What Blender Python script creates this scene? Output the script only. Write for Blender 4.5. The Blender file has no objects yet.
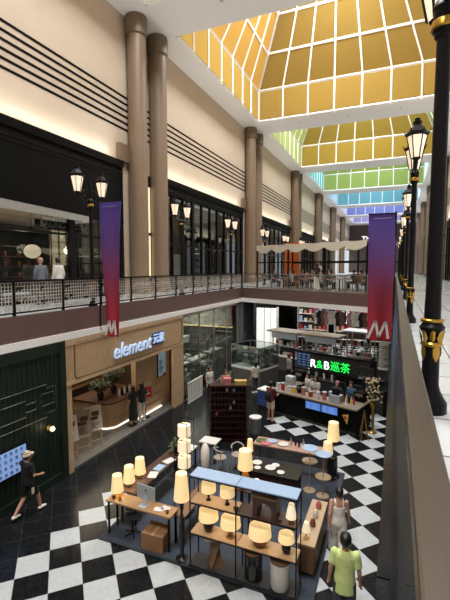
import bpy, math, random
from mathutils import Vector, Matrix
rnd = random.Random(7)
PI = math.pi
SC = bpy.context.scene
COL = SC.collection

# ---------------------------------------------------------------- camera, sky, sun, area lights, exposure
EYE = 1.36
cam_d = bpy.data.cameras.new('camera'); cam = bpy.data.objects.new('camera', cam_d); COL.objects.link(cam)
cam_d.sensor_fit = 'VERTICAL'; cam_d.sensor_height = 36.0; cam_d.lens = 24.0
cam_d.clip_start = 0.03; cam_d.clip_end = 400
cam.location = (0, 0, EYE)
cam.rotation_euler = (math.radians(90 - 4.574), 0, math.radians(23.02))
SC.camera = cam
SC.view_settings.view_transform = 'Standard'
SC.view_settings.look = 'None'
SC.view_settings.gamma = 1.0
SC.view_settings.use_curve_mapping = False
SC.view_settings.exposure = 0.0

world = bpy.data.worlds.new('sky'); SC.world = world; world.use_nodes = True
wbg = world.node_tree.nodes['Background']
wbg.inputs[0].default_value = (0.90, 0.95, 1.0, 1); wbg.inputs[1].default_value = 0.75

def lamp_light(name, kind, loc, energy, color=(1, 1, 1), size=None, size_y=None, rot=(0, 0, 0)):
    d = bpy.data.lights.new(name, kind); d.energy = energy; d.color = color
    if kind == 'AREA':
        d.shape = 'RECTANGLE'; d.size = size; d.size_y = size_y or size
    elif kind == 'POINT' and size: d.shadow_soft_size = size
    o = bpy.data.objects.new(name, d); COL.objects.link(o); o.location = loc; o.rotation_euler = rot
    return o
sun = lamp_light('sun', 'SUN', (0, 0, 40), 1.7, (1.0, 0.95, 0.86), rot=(math.radians(28), math.radians(-38), 0))
sun.data.angle = math.radians(3)
WELLS = [(2.9 + 17.25 * k, 17.3 + 17.25 * k) for k in range(-1, 7)]
for k, (y0, y1) in enumerate(WELLS):
    lamp_light('skylight_daylight', 'AREA', (-4.0, (y0 + y1) / 2, 22.6), (4600, 4600, 4600, 3600, 3000, 2600, 2600, 2600)[k], (0.95, 0.97, 1.0), 5.5, 5.5)

for k in range(7):     # unseen uplights added to brighten the ceiling; left row also gives the cove glow
    lamp_light('cove_fill_uplight', 'AREA', (-12.70, 2.9 + 17.25 * k + 6.5, 6.78), 120, (1.0, 0.96, 0.90), 0.12, 13.5, (math.pi, 0, 0))
    lamp_light('cove_fill_uplight', 'AREA', (4.95, 2.9 + 17.25 * k + 6.5, 6.78), 200, (1.0, 0.97, 0.93), 0.12, 13.5, (math.pi, 0, 0))

# ---------------------------------------------------------------- helpers
def S(h):
    h = h.lstrip('#'); c = [int(h[i:i + 2], 16) / 255 for i in (0, 2, 4)]
    return tuple(x / 12.92 if x <= 0.04045 else ((x + 0.055) / 1.055) ** 2.4 for x in c)
MATS = {}
def mat(name, col, rough=0.5, metal=0.0, var=0.08, scale=6.0, emit=0.0, ecol=None, spec=0.5, stretch=None):
    if name in MATS: return MATS[name]
    if isinstance(col, str): col = S(col)
    m = bpy.data.materials.new(name); m.use_nodes = True
    nt = m.node_tree; b = nt.nodes['Principled BSDF']
    b.inputs['Roughness'].default_value = rough; b.inputs['Metallic'].default_value = metal
    b.inputs['Specular IOR Level'].default_value = spec
    b.inputs['Base Color'].default_value = (*col, 1)
    if var:
        tc = nt.nodes.new('ShaderNodeTexCoord'); mp = nt.nodes.new('ShaderNodeMapping')
        if stretch: mp.inputs['Scale'].default_value = stretch
        nz = nt.nodes.new('ShaderNodeTexNoise'); nz.inputs['Scale'].default_value = scale; nz.inputs['Detail'].default_value = 4
        cr = nt.nodes.new('ShaderNodeValToRGB')
        cr.color_ramp.elements[0].position = 0.3; cr.color_ramp.elements[1].position = 0.7
        cr.color_ramp.elements[0].color = (*[c * (1 - var) for c in col], 1)
        cr.color_ramp.elements[1].color = (*[min(1, c * (1 + var)) for c in col], 1)
        nt.links.new(tc.outputs['Object'], mp.inputs[0]); nt.links.new(mp.outputs[0], nz.inputs['Vector'])
        nt.links.new(nz.outputs['Fac'], cr.inputs[0]); nt.links.new(cr.outputs[0], b.inputs['Base Color'])
    if emit:
        b.inputs['Emission Color'].default_value = (*(ecol or col), 1); b.inputs['Emission Strength'].default_value = emit
    MATS[name] = m
    return m
def glass_mat(name, tint, refl=0.12, rough=0.02, opac=0.0, ocol=(0.5, 0.5, 0.5)):
    m = bpy.data.materials.new(name); m.use_nodes = True; nt = m.node_tree; nt.nodes.clear()
    out = nt.nodes.new('ShaderNodeOutputMaterial'); tr = nt.nodes.new('ShaderNodeBsdfTransparent'); tr.inputs[0].default_value = (*tint, 1)
    gl = nt.nodes.new('ShaderNodeBsdfGlossy'); gl.inputs['Roughness'].default_value = rough
    fr = nt.nodes.new('ShaderNodeFresnel'); fr.inputs[0].default_value = 1.45
    ma = nt.nodes.new('ShaderNodeMath'); ma.operation = 'MULTIPLY_ADD'; ma.inputs[1].default_value = 0.8; ma.inputs[2].default_value = refl * 0.3
    mx = nt.nodes.new('ShaderNodeMixShader')
    nt.links.new(fr.outputs[0], ma.inputs[0]); nt.links.new(ma.outputs[0], mx.inputs[0])
    nt.links.new(tr.outputs[0], mx.inputs[1]); nt.links.new(gl.outputs[0], mx.inputs[2])
    last = mx
    if opac:
        df = nt.nodes.new('ShaderNodeBsdfDiffuse'); df.inputs[0].default_value = (*ocol, 1)
        m2 = nt.nodes.new('ShaderNodeMixShader'); m2.inputs[0].default_value = opac
        nt.links.new(mx.outputs[0], m2.inputs[1]); nt.links.new(df.outputs[0], m2.inputs[2]); last = m2
    nt.links.new(last.outputs[0], out.inputs[0])
    MATS[name] = m; return m
def film_mat(name, col):
    """coloured translucent skylight panel"""
    m = bpy.data.materials.new(name); m.use_nodes = True; nt = m.node_tree; nt.nodes.clear()
    out = nt.nodes.new('ShaderNodeOutputMaterial')
    t = nt.nodes.new('ShaderNodeBsdfTranslucent'); t.inputs[0].default_value = (*col, 1)
    d = nt.nodes.new('ShaderNodeBsdfDiffuse'); d.inputs[0].default_value = (*col, 1)
    mx = nt.nodes.new('ShaderNodeMixShader'); mx.inputs[0].default_value = 0.45
    nt.links.new(t.outputs[0], mx.inputs[1]); nt.links.new(d.outputs[0], mx.inputs[2]); nt.links.new(mx.outputs[0], out.inputs[0])
    return m

class MB:
    def __init__(s): s.v = []; s.f = []
    def add(s, vs, fs):
        o = len(s.v); s.v += [tuple(v) for v in vs]; s.f += [tuple(i + o for i in f) for f in fs]; return s
    def box(s, x0, x1, y0, y1, z0, z1, M=None):
        vs = [Vector((x, y, z)) for x in (x0, x1) for y in (y0, y1) for z in (z0, z1)]
        if M is not None: vs = [M @ v for v in vs]
        return s.add(vs, [(0, 1, 3, 2), (4, 6, 7, 5), (0, 4, 5, 1), (2, 3, 7, 6), (0, 2, 6, 4), (1, 5, 7, 3)])
    def cbox(s, c, d, rz=0.0, rx=0.0, ry=0.0):
        M = Matrix.Translation(Vector(c)) @ Matrix.Rotation(rz, 4, 'Z') @ Matrix.Rotation(ry, 4, 'Y') @ Matrix.Rotation(rx, 4, 'X')
        return s.box(-d[0] / 2, d[0] / 2, -d[1] / 2, d[1] / 2, -d[2] / 2, d[2] / 2, M)
    def tube(s, pts, r, n=8, cap=True, ry=None):
        pts = [Vector(p) for p in pts]; k = len(pts)
        rs = list(r) if isinstance(r, (list, tuple)) else [r] * k
        o = len(s.v); up = None
        for i, p in enumerate(pts):
            a = pts[max(0, i - 1)]; b = pts[min(k - 1, i + 1)]; t = (b - a).normalized()
            if up is None:
                up = Vector((0, 0, 1)) if abs(t.z) < 0.9 else Vector((0, 1, 0))
            x = up.cross(t)
            if x.length < 1e-4: x = Vector((1, 0, 0)).cross(t)
            x.normalize(); y = t.cross(x); up = y if abs(t.z) < 0.99 or i else up
            for j in range(n):
                a_ = 2 * PI * j / n; s.v.append(tuple(p + x * rs[i] * math.cos(a_) + y * rs[i] * math.sin(a_)))
        for i in range(k - 1):
            for j in range(n):
                s.f.append((o + i * n + j, o + i * n + (j + 1) % n, o + (i + 1) * n + (j + 1) % n, o + (i + 1) * n + j))
        if cap:
            s.f.append(tuple(o + j for j in range(n))[::-1]); s.f.append(tuple(o + (k - 1) * n + j for j in range(n)))
        return s
    def lathe(s, prof, c=(0, 0, 0), n=20, sx=1, sy=1, cap=True, M=None):
        o = len(s.v)
        for r, z in prof:
            for j in range(n):
                a = 2 * PI * j / n
                v = Vector((r * math.cos(a) * sx, r * math.sin(a) * sy, z))
                if M is not None: v = M @ v
                s.v.append((c[0] + v.x, c[1] + v.y, c[2] + v.z))
        for i in range(len(prof) - 1):
            for j in range(n):
                s.f.append((o + i * n + j, o + i * n + (j + 1) % n, o + (i + 1) * n + (j + 1) % n, o + (i + 1) * n + j))
        if cap:
            s.f.append(tuple(o + j for j in range(n))[::-1]); s.f.append(tuple(o + (len(prof) - 1) * n + j for j in range(n)))
        return s
    def prism(s, poly, z0, z1):
        n = len(poly); o = len(s.v)
        s.v += [(x, y, z0) for x, y in poly] + [(x, y, z1) for x, y in poly]
        s.f.append(tuple(o + i for i in range(n))[::-1]); s.f.append(tuple(o + n + i for i in range(n)))
        for i in range(n): s.f.append((o + i, o + (i + 1) % n, o + n + (i + 1) % n, o + n + i))
        return s
    def ball(s, c, r, n=12, m=8, sx=1, sy=1, sz=1):
        prof = [(max(1e-4, r * math.sin(PI * i / m)), -r * sz * math.cos(PI * i / m)) for i in range(m + 1)]
        return s.lathe(prof, c, n, sx, sy)
    def loft(s, secs, n=16):
        """sections (cx, cy, z, rx, ry)"""
        o = len(s.v)
        for cx, cy, z, rx, ry in secs:
            for j in range(n):
                a = 2 * PI * j / n; s.v.append((cx + rx * math.cos(a), cy + ry * math.sin(a), z))
        for i in range(len(secs) - 1):
            for j in range(n):
                s.f.append((o + i * n + j, o + i * n + (j + 1) % n, o + (i + 1) * n + (j + 1) % n, o + (i + 1) * n + j))
        s.f.append(tuple(o + j for j in range(n))[::-1]); s.f.append(tuple(o + (len(secs) - 1) * n + j for j in range(n)))
        return s
    def quad(s, a, b, c, d): return s.add([a, b, c, d], [(0, 1, 2, 3)])
    def slab(s, a, b, c, d, t):
        """quad with thickness t"""
        a, b, c, d = map(Vector, (a, b, c, d)); nrm = (b - a).cross(d - a).normalized() * t / 2
        vs = [p - nrm for p in (a, b, c, d)] + [p + nrm for p in (a, b, c, d)]
        return s.add(vs, [(3, 2, 1, 0), (4, 5, 6, 7), (0, 1, 5, 4), (1, 2, 6, 5), (2, 3, 7, 6), (3, 0, 4, 7)])
    def mesh(s, name, m, smooth=None):
        me = bpy.data.meshes.new(name); me.from_pydata(s.v, [], s.f); me.update()
        if smooth is not None:
            me.shade_smooth(); me.set_sharp_from_angle(angle=math.radians(smooth))
        if m is not None: me.materials.append(m)
        return me
    def build(s, name, m, parent=None, smooth=None, bevel=0, loc=None):
        o = bpy.data.objects.new(name, s.mesh(name, m, smooth)); COL.objects.link(o)
        if parent is not None: o.parent = parent
        if loc is not None: o.location = loc
        if bevel:
            md = o.modifiers.new('bevel', 'BEVEL'); md.width = bevel; md.segments = 2; md.limit_method = 'ANGLE'
        return o
def rot(x, y, rz): return x * math.cos(rz) - y * math.sin(rz), x * math.sin(rz) + y * math.cos(rz)
def tag(o, label, cat, group=None, kind=None):
    o['label'] = label; o['category'] = cat
    if group: o['group'] = group
    if kind: o['kind'] = kind
    return o
def thing(name, label, cat, loc=(0, 0, 0), rz=0.0, group=None):
    o = bpy.data.objects.new(name, None); COL.objects.link(o); o.empty_display_size = 0.1
    o.location = loc; o.rotation_euler = (0, 0, rz)
    return tag(o, label, cat, group)
def struct(mb, name, m, parent=None, smooth=None):
    o = mb.build(name, m, parent, smooth)
    if parent is None:
        o['kind'] = 'structure'
    return o
def dup(root, loc, rz=None, label=None, group=None, mats=None):
    def cp(o, par):
        c = o.copy(); COL.objects.link(c)
        if par is not None: c.parent = par
        for ch in [x for x in COL.objects if x.parent == o]: cp(ch, c)
        return c
    kids = {}
    r = root.copy(); COL.objects.link(r); r.location = loc
    if rz is not None: r.rotation_euler = (0, 0, rz)
    if label: r['label'] = label
    if group: r['group'] = group
    def rec(o, par):
        for ch in list(o.children):
            c = ch.copy(); COL.objects.link(c); c.parent = par
            if mats and ch.name.split('.')[0] in mats:
                c.data = c.data.copy(); c.data.materials[0] = mats[ch.name.split('.')[0]]
            rec(ch, c)
    rec(root, r)
    return r
def text(body, size, name, m, parent=None, extrude=0.01, loc=(0, 0, 0), rot=(0, 0, 0), align='CENTER', scale=(1, 1, 1), shear=0.0):
    cu = bpy.data.curves.new(name, 'FONT'); cu.body = body; cu.size = size; cu.extrude = extrude; cu.align_x = align; cu.align_y = 'CENTER'
    cu.shear = shear; cu.resolution_u = 3
    t = bpy.data.objects.new(name, cu); COL.objects.link(t)
    dg = bpy.context.evaluated_depsgraph_get(); me = bpy.data.meshes.new_from_object(t.evaluated_get(dg))
    bpy.data.objects.remove(t); bpy.data.curves.remove(cu)
    me.name = name; me.materials.clear(); me.materials.append(m)
    o = bpy.data.objects.new(name, me); COL.objects.link(o)
    if parent is not None: o.parent = parent
    o.location = loc; o.rotation_euler = rot; o.scale = scale
    return o

# ---------------------------------------------------------------- materials
M_white = mat('white paint', (0.88, 0.875, 0.86), 0.6, var=0.02)
M_cream = mat('cream wall paint', S('#c0b09c'), 0.7, var=0.03, scale=1.5)
M_tan = mat('tan column stone', S('#776450'), 0.45, var=0.06, scale=3, stretch=(4, 4, .4))
M_tan2 = mat('darker tan capital stone', S('#6c5b49'), 0.5, var=0.06, scale=3)
M_black = mat('black painted metal', (0.006, 0.006, 0.007), 0.38, var=0.1, spec=0.15)
M_blackm = mat('matt black panel', (0.006, 0.006, 0.006), 0.6, var=0.15, spec=0.06)
M_dkglassb = mat('black polished stone', (0.008, 0.010, 0.014), 0.12, var=0.3, scale=9, spec=0.25)
M_brown = mat('brown fascia stone', S('#6a5450'), 0.35, var=0.06, scale=2)
M_steel = mat('brushed steel', (0.185, 0.165, 0.148), 0.36, 1.0, var=0.03, scale=5, stretch=(60, 1, 1))
M_steel2 = mat('satin steel', (0.55, 0.55, 0.54), 0.3, 1.0, var=0.05)
M_gold = mat('gold leaf ornament', S('#b8913c'), 0.3, 0.9, var=0.1)
M_brass = mat('brass', S('#a8843e'), 0.35, 0.8, var=0.1)
M_greenw = mat('dark green lacquer', S('#16241a'), 0.45, var=0.12, scale=2)
M_line = mat('pale brass moulding', S('#48544a'), 0.4, 0.3, var=0.05)
M_oak = mat('light oak slats', S('#bea280'), 0.5, var=0.14, scale=3, stretch=(1, 12, 1))
M_oak2 = mat('oak table top', S('#a17e58'), 0.45, var=0.15, scale=3, stretch=(1, 10, 1))
M_wood = mat('mid brown wood', S('#74573d'), 0.5, var=0.15, scale=4, stretch=(1, 8, 1))
M_dkwood = mat('dark red wood', S('#2e1411'), 0.4, var=0.2, scale=5)
M_dkwood2 = mat('dark walnut', S('#4a3226'), 0.45, var=0.2, scale=5)
M_greystone = mat('grey stone plinth', S('#55524d'), 0.5, var=0.08)
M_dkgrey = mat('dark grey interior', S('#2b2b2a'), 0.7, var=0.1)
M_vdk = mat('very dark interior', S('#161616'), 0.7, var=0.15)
M_carpet = mat('blue grey platform carpet', S('#2e3744'), 0.75, var=0.12, scale=30)
M_shade = mat('lit cream lampshade', S('#f0dcb0'), 0.8, var=0.02, emit=0.62, ecol=S('#ffd894'))
M_shade2 = mat('lit white paper lampshade', S('#f0e6d0'), 0.8, var=0.02, emit=0.62, ecol=S('#ffe8be'))
M_shadeoff = mat('white paper', S('#d8d8d4'), 0.8, var=0.02)
M_lantern = mat('lit lantern glass', (0.9, 0.85, 0.75), 0.4, var=0.02, emit=0.8, ecol=S('#ffe4c0'))
M_lit = mat('lit warm panel', (0.9, 0.85, 0.7), 0.5, var=0.05, scale=1.0, emit=0.8, ecol=S('#ffe6b0'))
M_cove = mat('warm cove strip', (0.9, 0.8, 0.6), 0.5, var=0, emit=3.0, ecol=S('#ffdca0'))
M_led = mat('white led strip', (0.9, 0.9, 0.9), 0.5, var=0, emit=2.5, ecol=S('#fff2da'))
M_dl = mat('downlight lens', (0.9, 0.9, 0.9), 0.5, var=0, emit=6, ecol=S('#fff4e4'))
M_screen = mat('lit light blue screen', S('#7d9ed0'), 0.3, var=0.05, emit=0.55, ecol=S('#86a6de'))
M_screen2 = mat('lit blue menu screen', S('#4a78c8'), 0.3, var=0.1, scale=3, emit=0.5, ecol=S('#5a8ae8'))
M_navy = mat('dark blue menu board', S('#20304c'), 0.3, var=0.3, scale=4, emit=0.12, ecol=S('#3c5c98'))
M_poster = mat('pale blue poster', S('#9fb8c8'), 0.4, var=0.12, scale=2, emit=0.15, ecol=S('#9fc0d8'))
M_textw = mat('white lit lettering', (0.9, 0.9, 0.9), 0.5, var=0, emit=1.6, ecol=(0.92, 0.96, 1))
M_textb = mat('pale blue lit lettering', S('#bcd2ee'), 0.5, var=0, emit=0.45, ecol=S('#c4dafc'))
M_texts = mat('blue sign edging', S('#34518e'), 0.5, var=0)
M_textg = mat('green lit lettering', S('#22d04e'), 0.5, var=0, emit=1.3, ecol=S('#1fe050'))
M_printd = mat('dark print', S('#23324c'), 0.6, var=0)
M_printw = mat('white print', (0.8, 0.8, 0.8), 0.6, var=0)
M_red = mat('red card', S('#a8262c'), 0.5, var=0.05)
M_orange = mat('orange board', S('#c4622c'), 0.5, var=0.06)
M_paper = mat('white paper card', S('#cfccc6'), 0.6, var=0.04)
M_bluewh = mat('pale blue glass top', S('#9db4cf'), 0.12, var=0.04)
M_ply = mat('bare pale wood', S('#ad9474'), 0.5, var=0.1, stretch=(1, 8, 1))
M_ceram = mat('terracotta ceramic', S('#7c4a2e'), 0.3, var=0.15)
M_cblack = mat('black ceramic', (0.012, 0.011, 0.011), 0.2, var=0.2)
M_cwhite = mat('white glazed ceramic', S('#cfccc4'), 0.3, var=0.05)
M_leaf = mat('dark leaf', S('#2c3c24'), 0.5, var=0.3)
M_leaf2 = mat('green leaf', S('#40582c'), 0.5, var=0.3)
M_flower = mat('pale dried flowers', S('#c0ad88'), 0.7, var=0.2)
M_alu = mat('aluminium', S('#a9b0b8'), 0.35, 0.1, var=0.03)
M_card = mat('brown cardboard', S('#8a6442'), 0.7, var=0.08)
M_canopy = mat('off white canopy cloth', S('#cfc6b4'), 0.8, var=0.04)
M_plastic = mat('white plastic', S('#d4d4d0'), 0.4, var=0.03)
M_pink = mat('pink card', S('#b86a70'), 0.6, var=0.05)
M_blue = mat('blue printed fabric', S('#2a4a8c'), 0.6, var=0.4, scale=8)
M_yel = mat('yellow card', S('#d8b23c'), 0.6, var=0.05)
G_clear = glass_mat('clear glass', (0.86, 0.90, 0.88), 0.12)
G_shop = glass_mat('shopfront glass', (0.84, 0.87, 0.87), 0.05)
G_bal = glass_mat('balustrade glass', (0.62, 0.68, 0.68), 0.3, opac=0.10, ocol=(0.4, 0.43, 0.45))

# checker marble for the lower floor, diamonds at 45 degrees to the hall
def floor_mat():
    m = bpy.data.materials.new('black and white marble floor'); m.use_nodes = True; nt = m.node_tree; b = nt.nodes['Principled BSDF']
    N = nt.nodes.new; L = nt.links.new
    g = N('ShaderNodeNewGeometry'); sp = N('ShaderNodeSeparateXYZ'); L(g.outputs['Position'], sp.inputs[0])
    def math_(op, a, b_=None, c=None):
        n = N('ShaderNodeMath'); n.operation = op
        for i, x in enumerate((a, b_, c)):
            if x is None: continue
            if isinstance(x, (int, float)): n.inputs[i].default_value = x
            else: L(x, n.inputs[i])
        return n.outputs[0]
    s = 0.948
    x = math_('MULTIPLY', math_('ADD', sp.outputs[0], 7.21), 1 / s); y = math_('MULTIPLY', math_('ADD', sp.outputs[1], -7.95), 1 / s)
    p = math_('ADD', math_('ADD', x, y), 0.5); q = math_('ADD', math_('SUBTRACT', x, y), 0.5)
    fp = math_('FLOOR', p); fq = math_('FLOOR', q)
    par = math_('FLOORED_MODULO', math_('ADD', fp, fq), 2.0)
    white = math_('LESS_THAN', par, 0.5)
    xc = math_('SUBTRACT', math_('MULTIPLY', math_('MULTIPLY', math_('ADD', fp, fq), 0.5), s), 7.21)
    yc = math_('ADD', math_('MULTIPLY', math_('MULTIPLY', math_('SUBTRACT', fp, fq), 0.5), s), 7.95)
    # laid out as whole tiles: open checker in front and along the right, plain black between the display and the bar
    front = math_('MULTIPLY', math_('GREATER_THAN', xc, -7.4), math_('LESS_THAN', yc, 9.4))
    right = math_('GREATER_THAN', xc, -1.7)
    barrow = math_('MULTIPLY', math_('GREATER_THAN', xc, -4.6), math_('GREATER_THAN', yc, 15.2))
    mask = math_('MINIMUM', math_('ADD', math_('ADD', front, right), barrow), 1.0)
    w = math_('MULTIPLY', white, mask)
    # grout lines
    gp = math_('ABSOLUTE', math_('SUBTRACT', math_('FRACT', p), 0.5)); gq = math_('ABSOLUTE', math_('SUBTRACT', math_('FRACT', q), 0.5))
    gr = math_('GREATER_THAN', math_('MAXIMUM', gp, gq), 0.489)
    nz = N('ShaderNodeTexNoise'); nz.inputs['Scale'].default_value = 9.0; nz.inputs['Detail'].default_value = 9; nz.inputs['Roughness'].default_value = .7; L(g.outputs['Position'], nz.inputs['Vector'])
    cw = N('ShaderNodeValToRGB'); cw.color_ramp.elements[0].position = .35; cw.color_ramp.elements[1].position = .65
    cw.color_ramp.elements[0].color = (0.385, 0.41, 0.415, 1); cw.color_ramp.elements[1].color = (0.46, 0.485, 0.49, 1); L(nz.outputs['Fac'], cw.inputs[0])
    cb = N('ShaderNodeValToRGB'); cb.color_ramp.elements[0].position = .4; cb.color_ramp.elements[1].position = .8
    cb.color_ramp.elements[0].color = (0.006, 0.007, 0.008, 1); cb.color_ramp.elements[1].color = (0.016, 0.017, 0.018, 1); L(nz.outputs['Fac'], cb.inputs[0])
    mx = N('ShaderNodeMix'); mx.data_type = 'RGBA'; L(w, mx.inputs[0]); L(cb.outputs[0], mx.inputs[6]); L(cw.outputs[0], mx.inputs[7])
    m2 = N('ShaderNodeMix'); m2.data_type = 'RGBA'; L(math_('MULTIPLY', gr, 0.4), m2.inputs[0]); L(mx.outputs[2], m2.inputs[6]); m2.inputs[7].default_value = (0.06, 0.06, 0.06, 1)
    L(m2.outputs[2], b.inputs['Base Color']); b.inputs['Roughness'].default_value = 0.2; b.inputs['Specular IOR Level'].default_value = 0.12
    return m
M_floor = floor_mat()
def marble_mat():
    m = bpy.data.materials.new('pale gallery marble'); m.use_nodes = True; nt = m.node_tree; b = nt.nodes['Principled BSDF']
    N = nt.nodes.new; L = nt.links.new
    g = N('ShaderNodeNewGeometry'); br = N('ShaderNodeTexBrick'); br.offset = 0.0; br.inputs['Scale'].default_value = 1.0
    br.inputs['Brick Width'].default_value = 0.8; br.inputs['Row Height'].default_value = 0.8; br.inputs['Mortar Size'].default_value = 0.012
    br.inputs['Color1'].default_value = (0.56, 0.58, 0.58, 1); br.inputs['Color2'].default_value = (0.64, 0.66, 0.66, 1); br.inputs['Mortar'].default_value = (0.16, 0.17, 0.18, 1)
    L(g.outputs['Position'], br.inputs['Vector']); L(br.outputs[0], b.inputs['Base Color']); b.inputs['Roughness'].default_value = 0.12
    return m
M_marble = marble_mat()
def banner_mat():
    m = bpy.data.materials.new('violet to red banner cloth'); m.use_nodes = True; nt = m.node_tree; b = nt.nodes['Principled BSDF']
    N = nt.nodes.new; L = nt.links.new
    tc = N('ShaderNodeTexCoord'); sp = N('ShaderNodeSeparateXYZ'); L(tc.outputs['Generated'], sp.inputs[0])
    cr = N('ShaderNodeValToRGB'); e = cr.color_ramp.elements
    e[0].position = 0.0; e[0].color = (*S('#b01c2c'), 1); e[1].position = 1.0; e[1].color = (*S('#4a3a94'), 1)
    for p, c in ((0.35, '#96304a'), (0.68, '#5c3a80')):
        k = cr.color_ramp.elements.new(p); k.color = (*S(c), 1)
    L(sp.outputs[2], cr.inputs[0]); L(cr.outputs[0], b.inputs['Base Color']); b.inputs['Roughness'].default_value = 0.6
    return m
M_banner = banner_mat()

# ---------------------------------------------------------------- dimensions
FL = -5.2          # lower floor
XL, XR = -9.35, 0.0    # edges of the two galleries
WL, WR = -13.0, 5.2    # upper walls
CZ = 14.0
Y0, Y1 = -17.0, 126.0
BR = lambda x: 24.9 + (x - XL) * (20.6 - 24.9) / 9.35     # front line of the bridge
# ---------------------------------------------------------------- the setting
struct(MB().box(-20, 8, Y0, 62, FL - 0.3, FL), 'floor', M_floor)
struct(MB().box(WL - 4.5, XL - 0.12, Y0, 60, -0.65, 0.0), 'floor_gallery_left', M_marble)
struct(MB().box(XR + 0.14, WR + 4, Y0, Y1, -0.65, 0.0), 'floor_gallery_right', M_marble)
bp = MB().prism([(-7.1, BR(-7.1) + .12), (XR + 0.13, BR(XR) + .12), (XR + 0.13, Y1), (-7.1, Y1)], -0.65, 0.0)
bp.prism([(XL - .11, BR(XL) + .12), (-7.1, BR(-7.1) + .12), (-7.1, 25.6), (XL - .11, 25.6)], -0.65, 0.0)
bp.prism([(XL - .11, 36.0), (-7.1, 36.0), (-7.1, Y1), (XL - .11, Y1)], -0.65, 0.0)
struct(bp, 'floor_bridge', mat('grey bridge paving', S('#77736c'), 0.4, var=0.06))
# slab fascias
struct(MB().box(XL - 0.12, XL, Y0, 24.9, -0.65, 0.06), 'trim_1', M_brown)
struct(MB().box(XL - 0.12, XL + 0.03, Y0, 24.9, -0.87, -0.65), 'trim_2', M_white)
a, b = (XL, BR(XL)), (XR - 0.03, BR(XR - .03))
def bandpoly(off0, off1): return [(a[0], a[1] + off0), (b[0], b[1] + off0), (b[0], b[1] + off1), (a[0], a[1] + off1)]
struct(MB().prism(bandpoly(0, .12), -0.60, 0.06), 'trim_3', M_brown)
struct(MB().prism(bandpoly(-.03, .12), -0.87, -0.60), 'trim_4', M_white)
t5 = MB()
y = -16.9
while y < 60:
    t5.box(XR - 0.034, XR + 0.13, y, y + 1.09, -0.85, 0.0); y += 1.1
struct(t5, 'trim_5', M_dkglassb)
struct(MB().box(XR - 0.028, XR + 0.13, Y0, 60, -0.87, -0.02), 'trim_6', mat('dark joint backing', (0.16, 0.16, 0.16), 0.5, var=0))
# soffit of lower level
cp = MB().prism([(XL - .11, BR(XL) + .13), (XR + .2, BR(XR + .2) + .13), (XR + .2, 62), (-7.1, 62), (-7.1, 25.6), (XL - .11, 25.6)], -0.78, -0.66)
struct(cp, 'ceiling_lower', mat('grey lower ceiling', S('#6a6864'), 0.7, var=0.05))
struct(MB().box(XR + 0.14, 8, Y0, 62, -0.80, -0.66), 'ceiling_lower_right', M_dkgrey)
# walls
WX = WL
wl = MB().box(WX - 0.4, WX, Y0, Y1, 6.55, CZ)
COLY = [0.15, 17.87, 35.4, 53.0, 70.0, 87.0, 104.0]
for cy in COLY[1:]: struct(MB().box(WX - 0.4, WX, cy - 0.75, cy + 2.75, 0, 6.55), 'wall_left_pier', M_cream)
struct(MB().box(WX - 0.4, WX, Y0, 2.6, 0, 6.55), 'wall_left_pier', M_cream)
struct(wl, 'wall_left', M_cream)
wr = MB().box(WR, WR + 0.4, Y0, Y1, 6.55, CZ)
for cy in COLY: struct(MB().box(WR, WR + 0.4, cy - 1.0, cy + 3.0, 0, 6.55), 'wall_right_pier', M_cream)
struct(wr, 'wall_right', M_cream)
wb = MB().box(WL, WR, Y1, Y1 + 0.4, 0, CZ)
struct(wb, 'wall_back', mat('brown end wall', S('#4e423c'), 0.6, var=0.05))
wf = MB().box(-20, 8, Y0 - 0.4, Y0, FL, CZ)
struct(wf, 'wall_front', M_cream)
# stripes on the walls: six dark reveals per bay
t7 = MB()
for i in range(len(COLY)):
    ya = COLY[i]; yb = COLY[i + 1] if i + 1 < len(COLY) else Y1
    for k in range(6):
        z = 8.43 + k * 0.322
        t7.box(WX, WX + 0.02, ya, yb, z - 0.05, z + 0.05)
        t7.box(WR - 0.02, WR, ya, yb, z - 0.05, z + 0.05)
struct(t7, 'trim_7', M_blackm)
t8 = MB()
for cy in COLY: t8.box(WX, WX + 0.22, cy - 1.15, cy - .2, 6.75, 7.6)
struct(t8, 'trim_8', M_tan)
# warm cove strips over the left shop fascias
cv = MB()
for i in range(len(COLY) - 1): cv.box(WX + 0.03, WX + 0.10, COLY[i] + 3.0, COLY[i + 1] - 1.0, 6.56, 6.58)
struct(cv, 'trim_9', M_cove)
# ceiling with skylight openings
WX0, WX1 = -11.5, 3.6
ce = MB().box(WL - 0.4, WX0, Y0, Y1, CZ, CZ + 0.3).box(WX1, WR + 0.4, Y0, Y1, CZ, CZ + 0.3)
ys = [Y0] + [v for w in WELLS for v in w] + [Y1]
for i in range(0, len(ys), 2): ce.box(WX0, WX1, ys[i], ys[i + 1], CZ, CZ + 0.3)
struct(ce, 'ceiling', M_white)
dl = MB()
for (y0_, y1_) in WELLS:
    for x in (-8, -4, 0): dl.lathe([(0.09, CZ - 0.012), (0.09, CZ + 0.01)], (x, y1_ + 1.1, 0), 10)
struct(dl, 'trim_10', mat('downlight rim', (0.5, 0.5, 0.48), 0.4, var=0))
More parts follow.
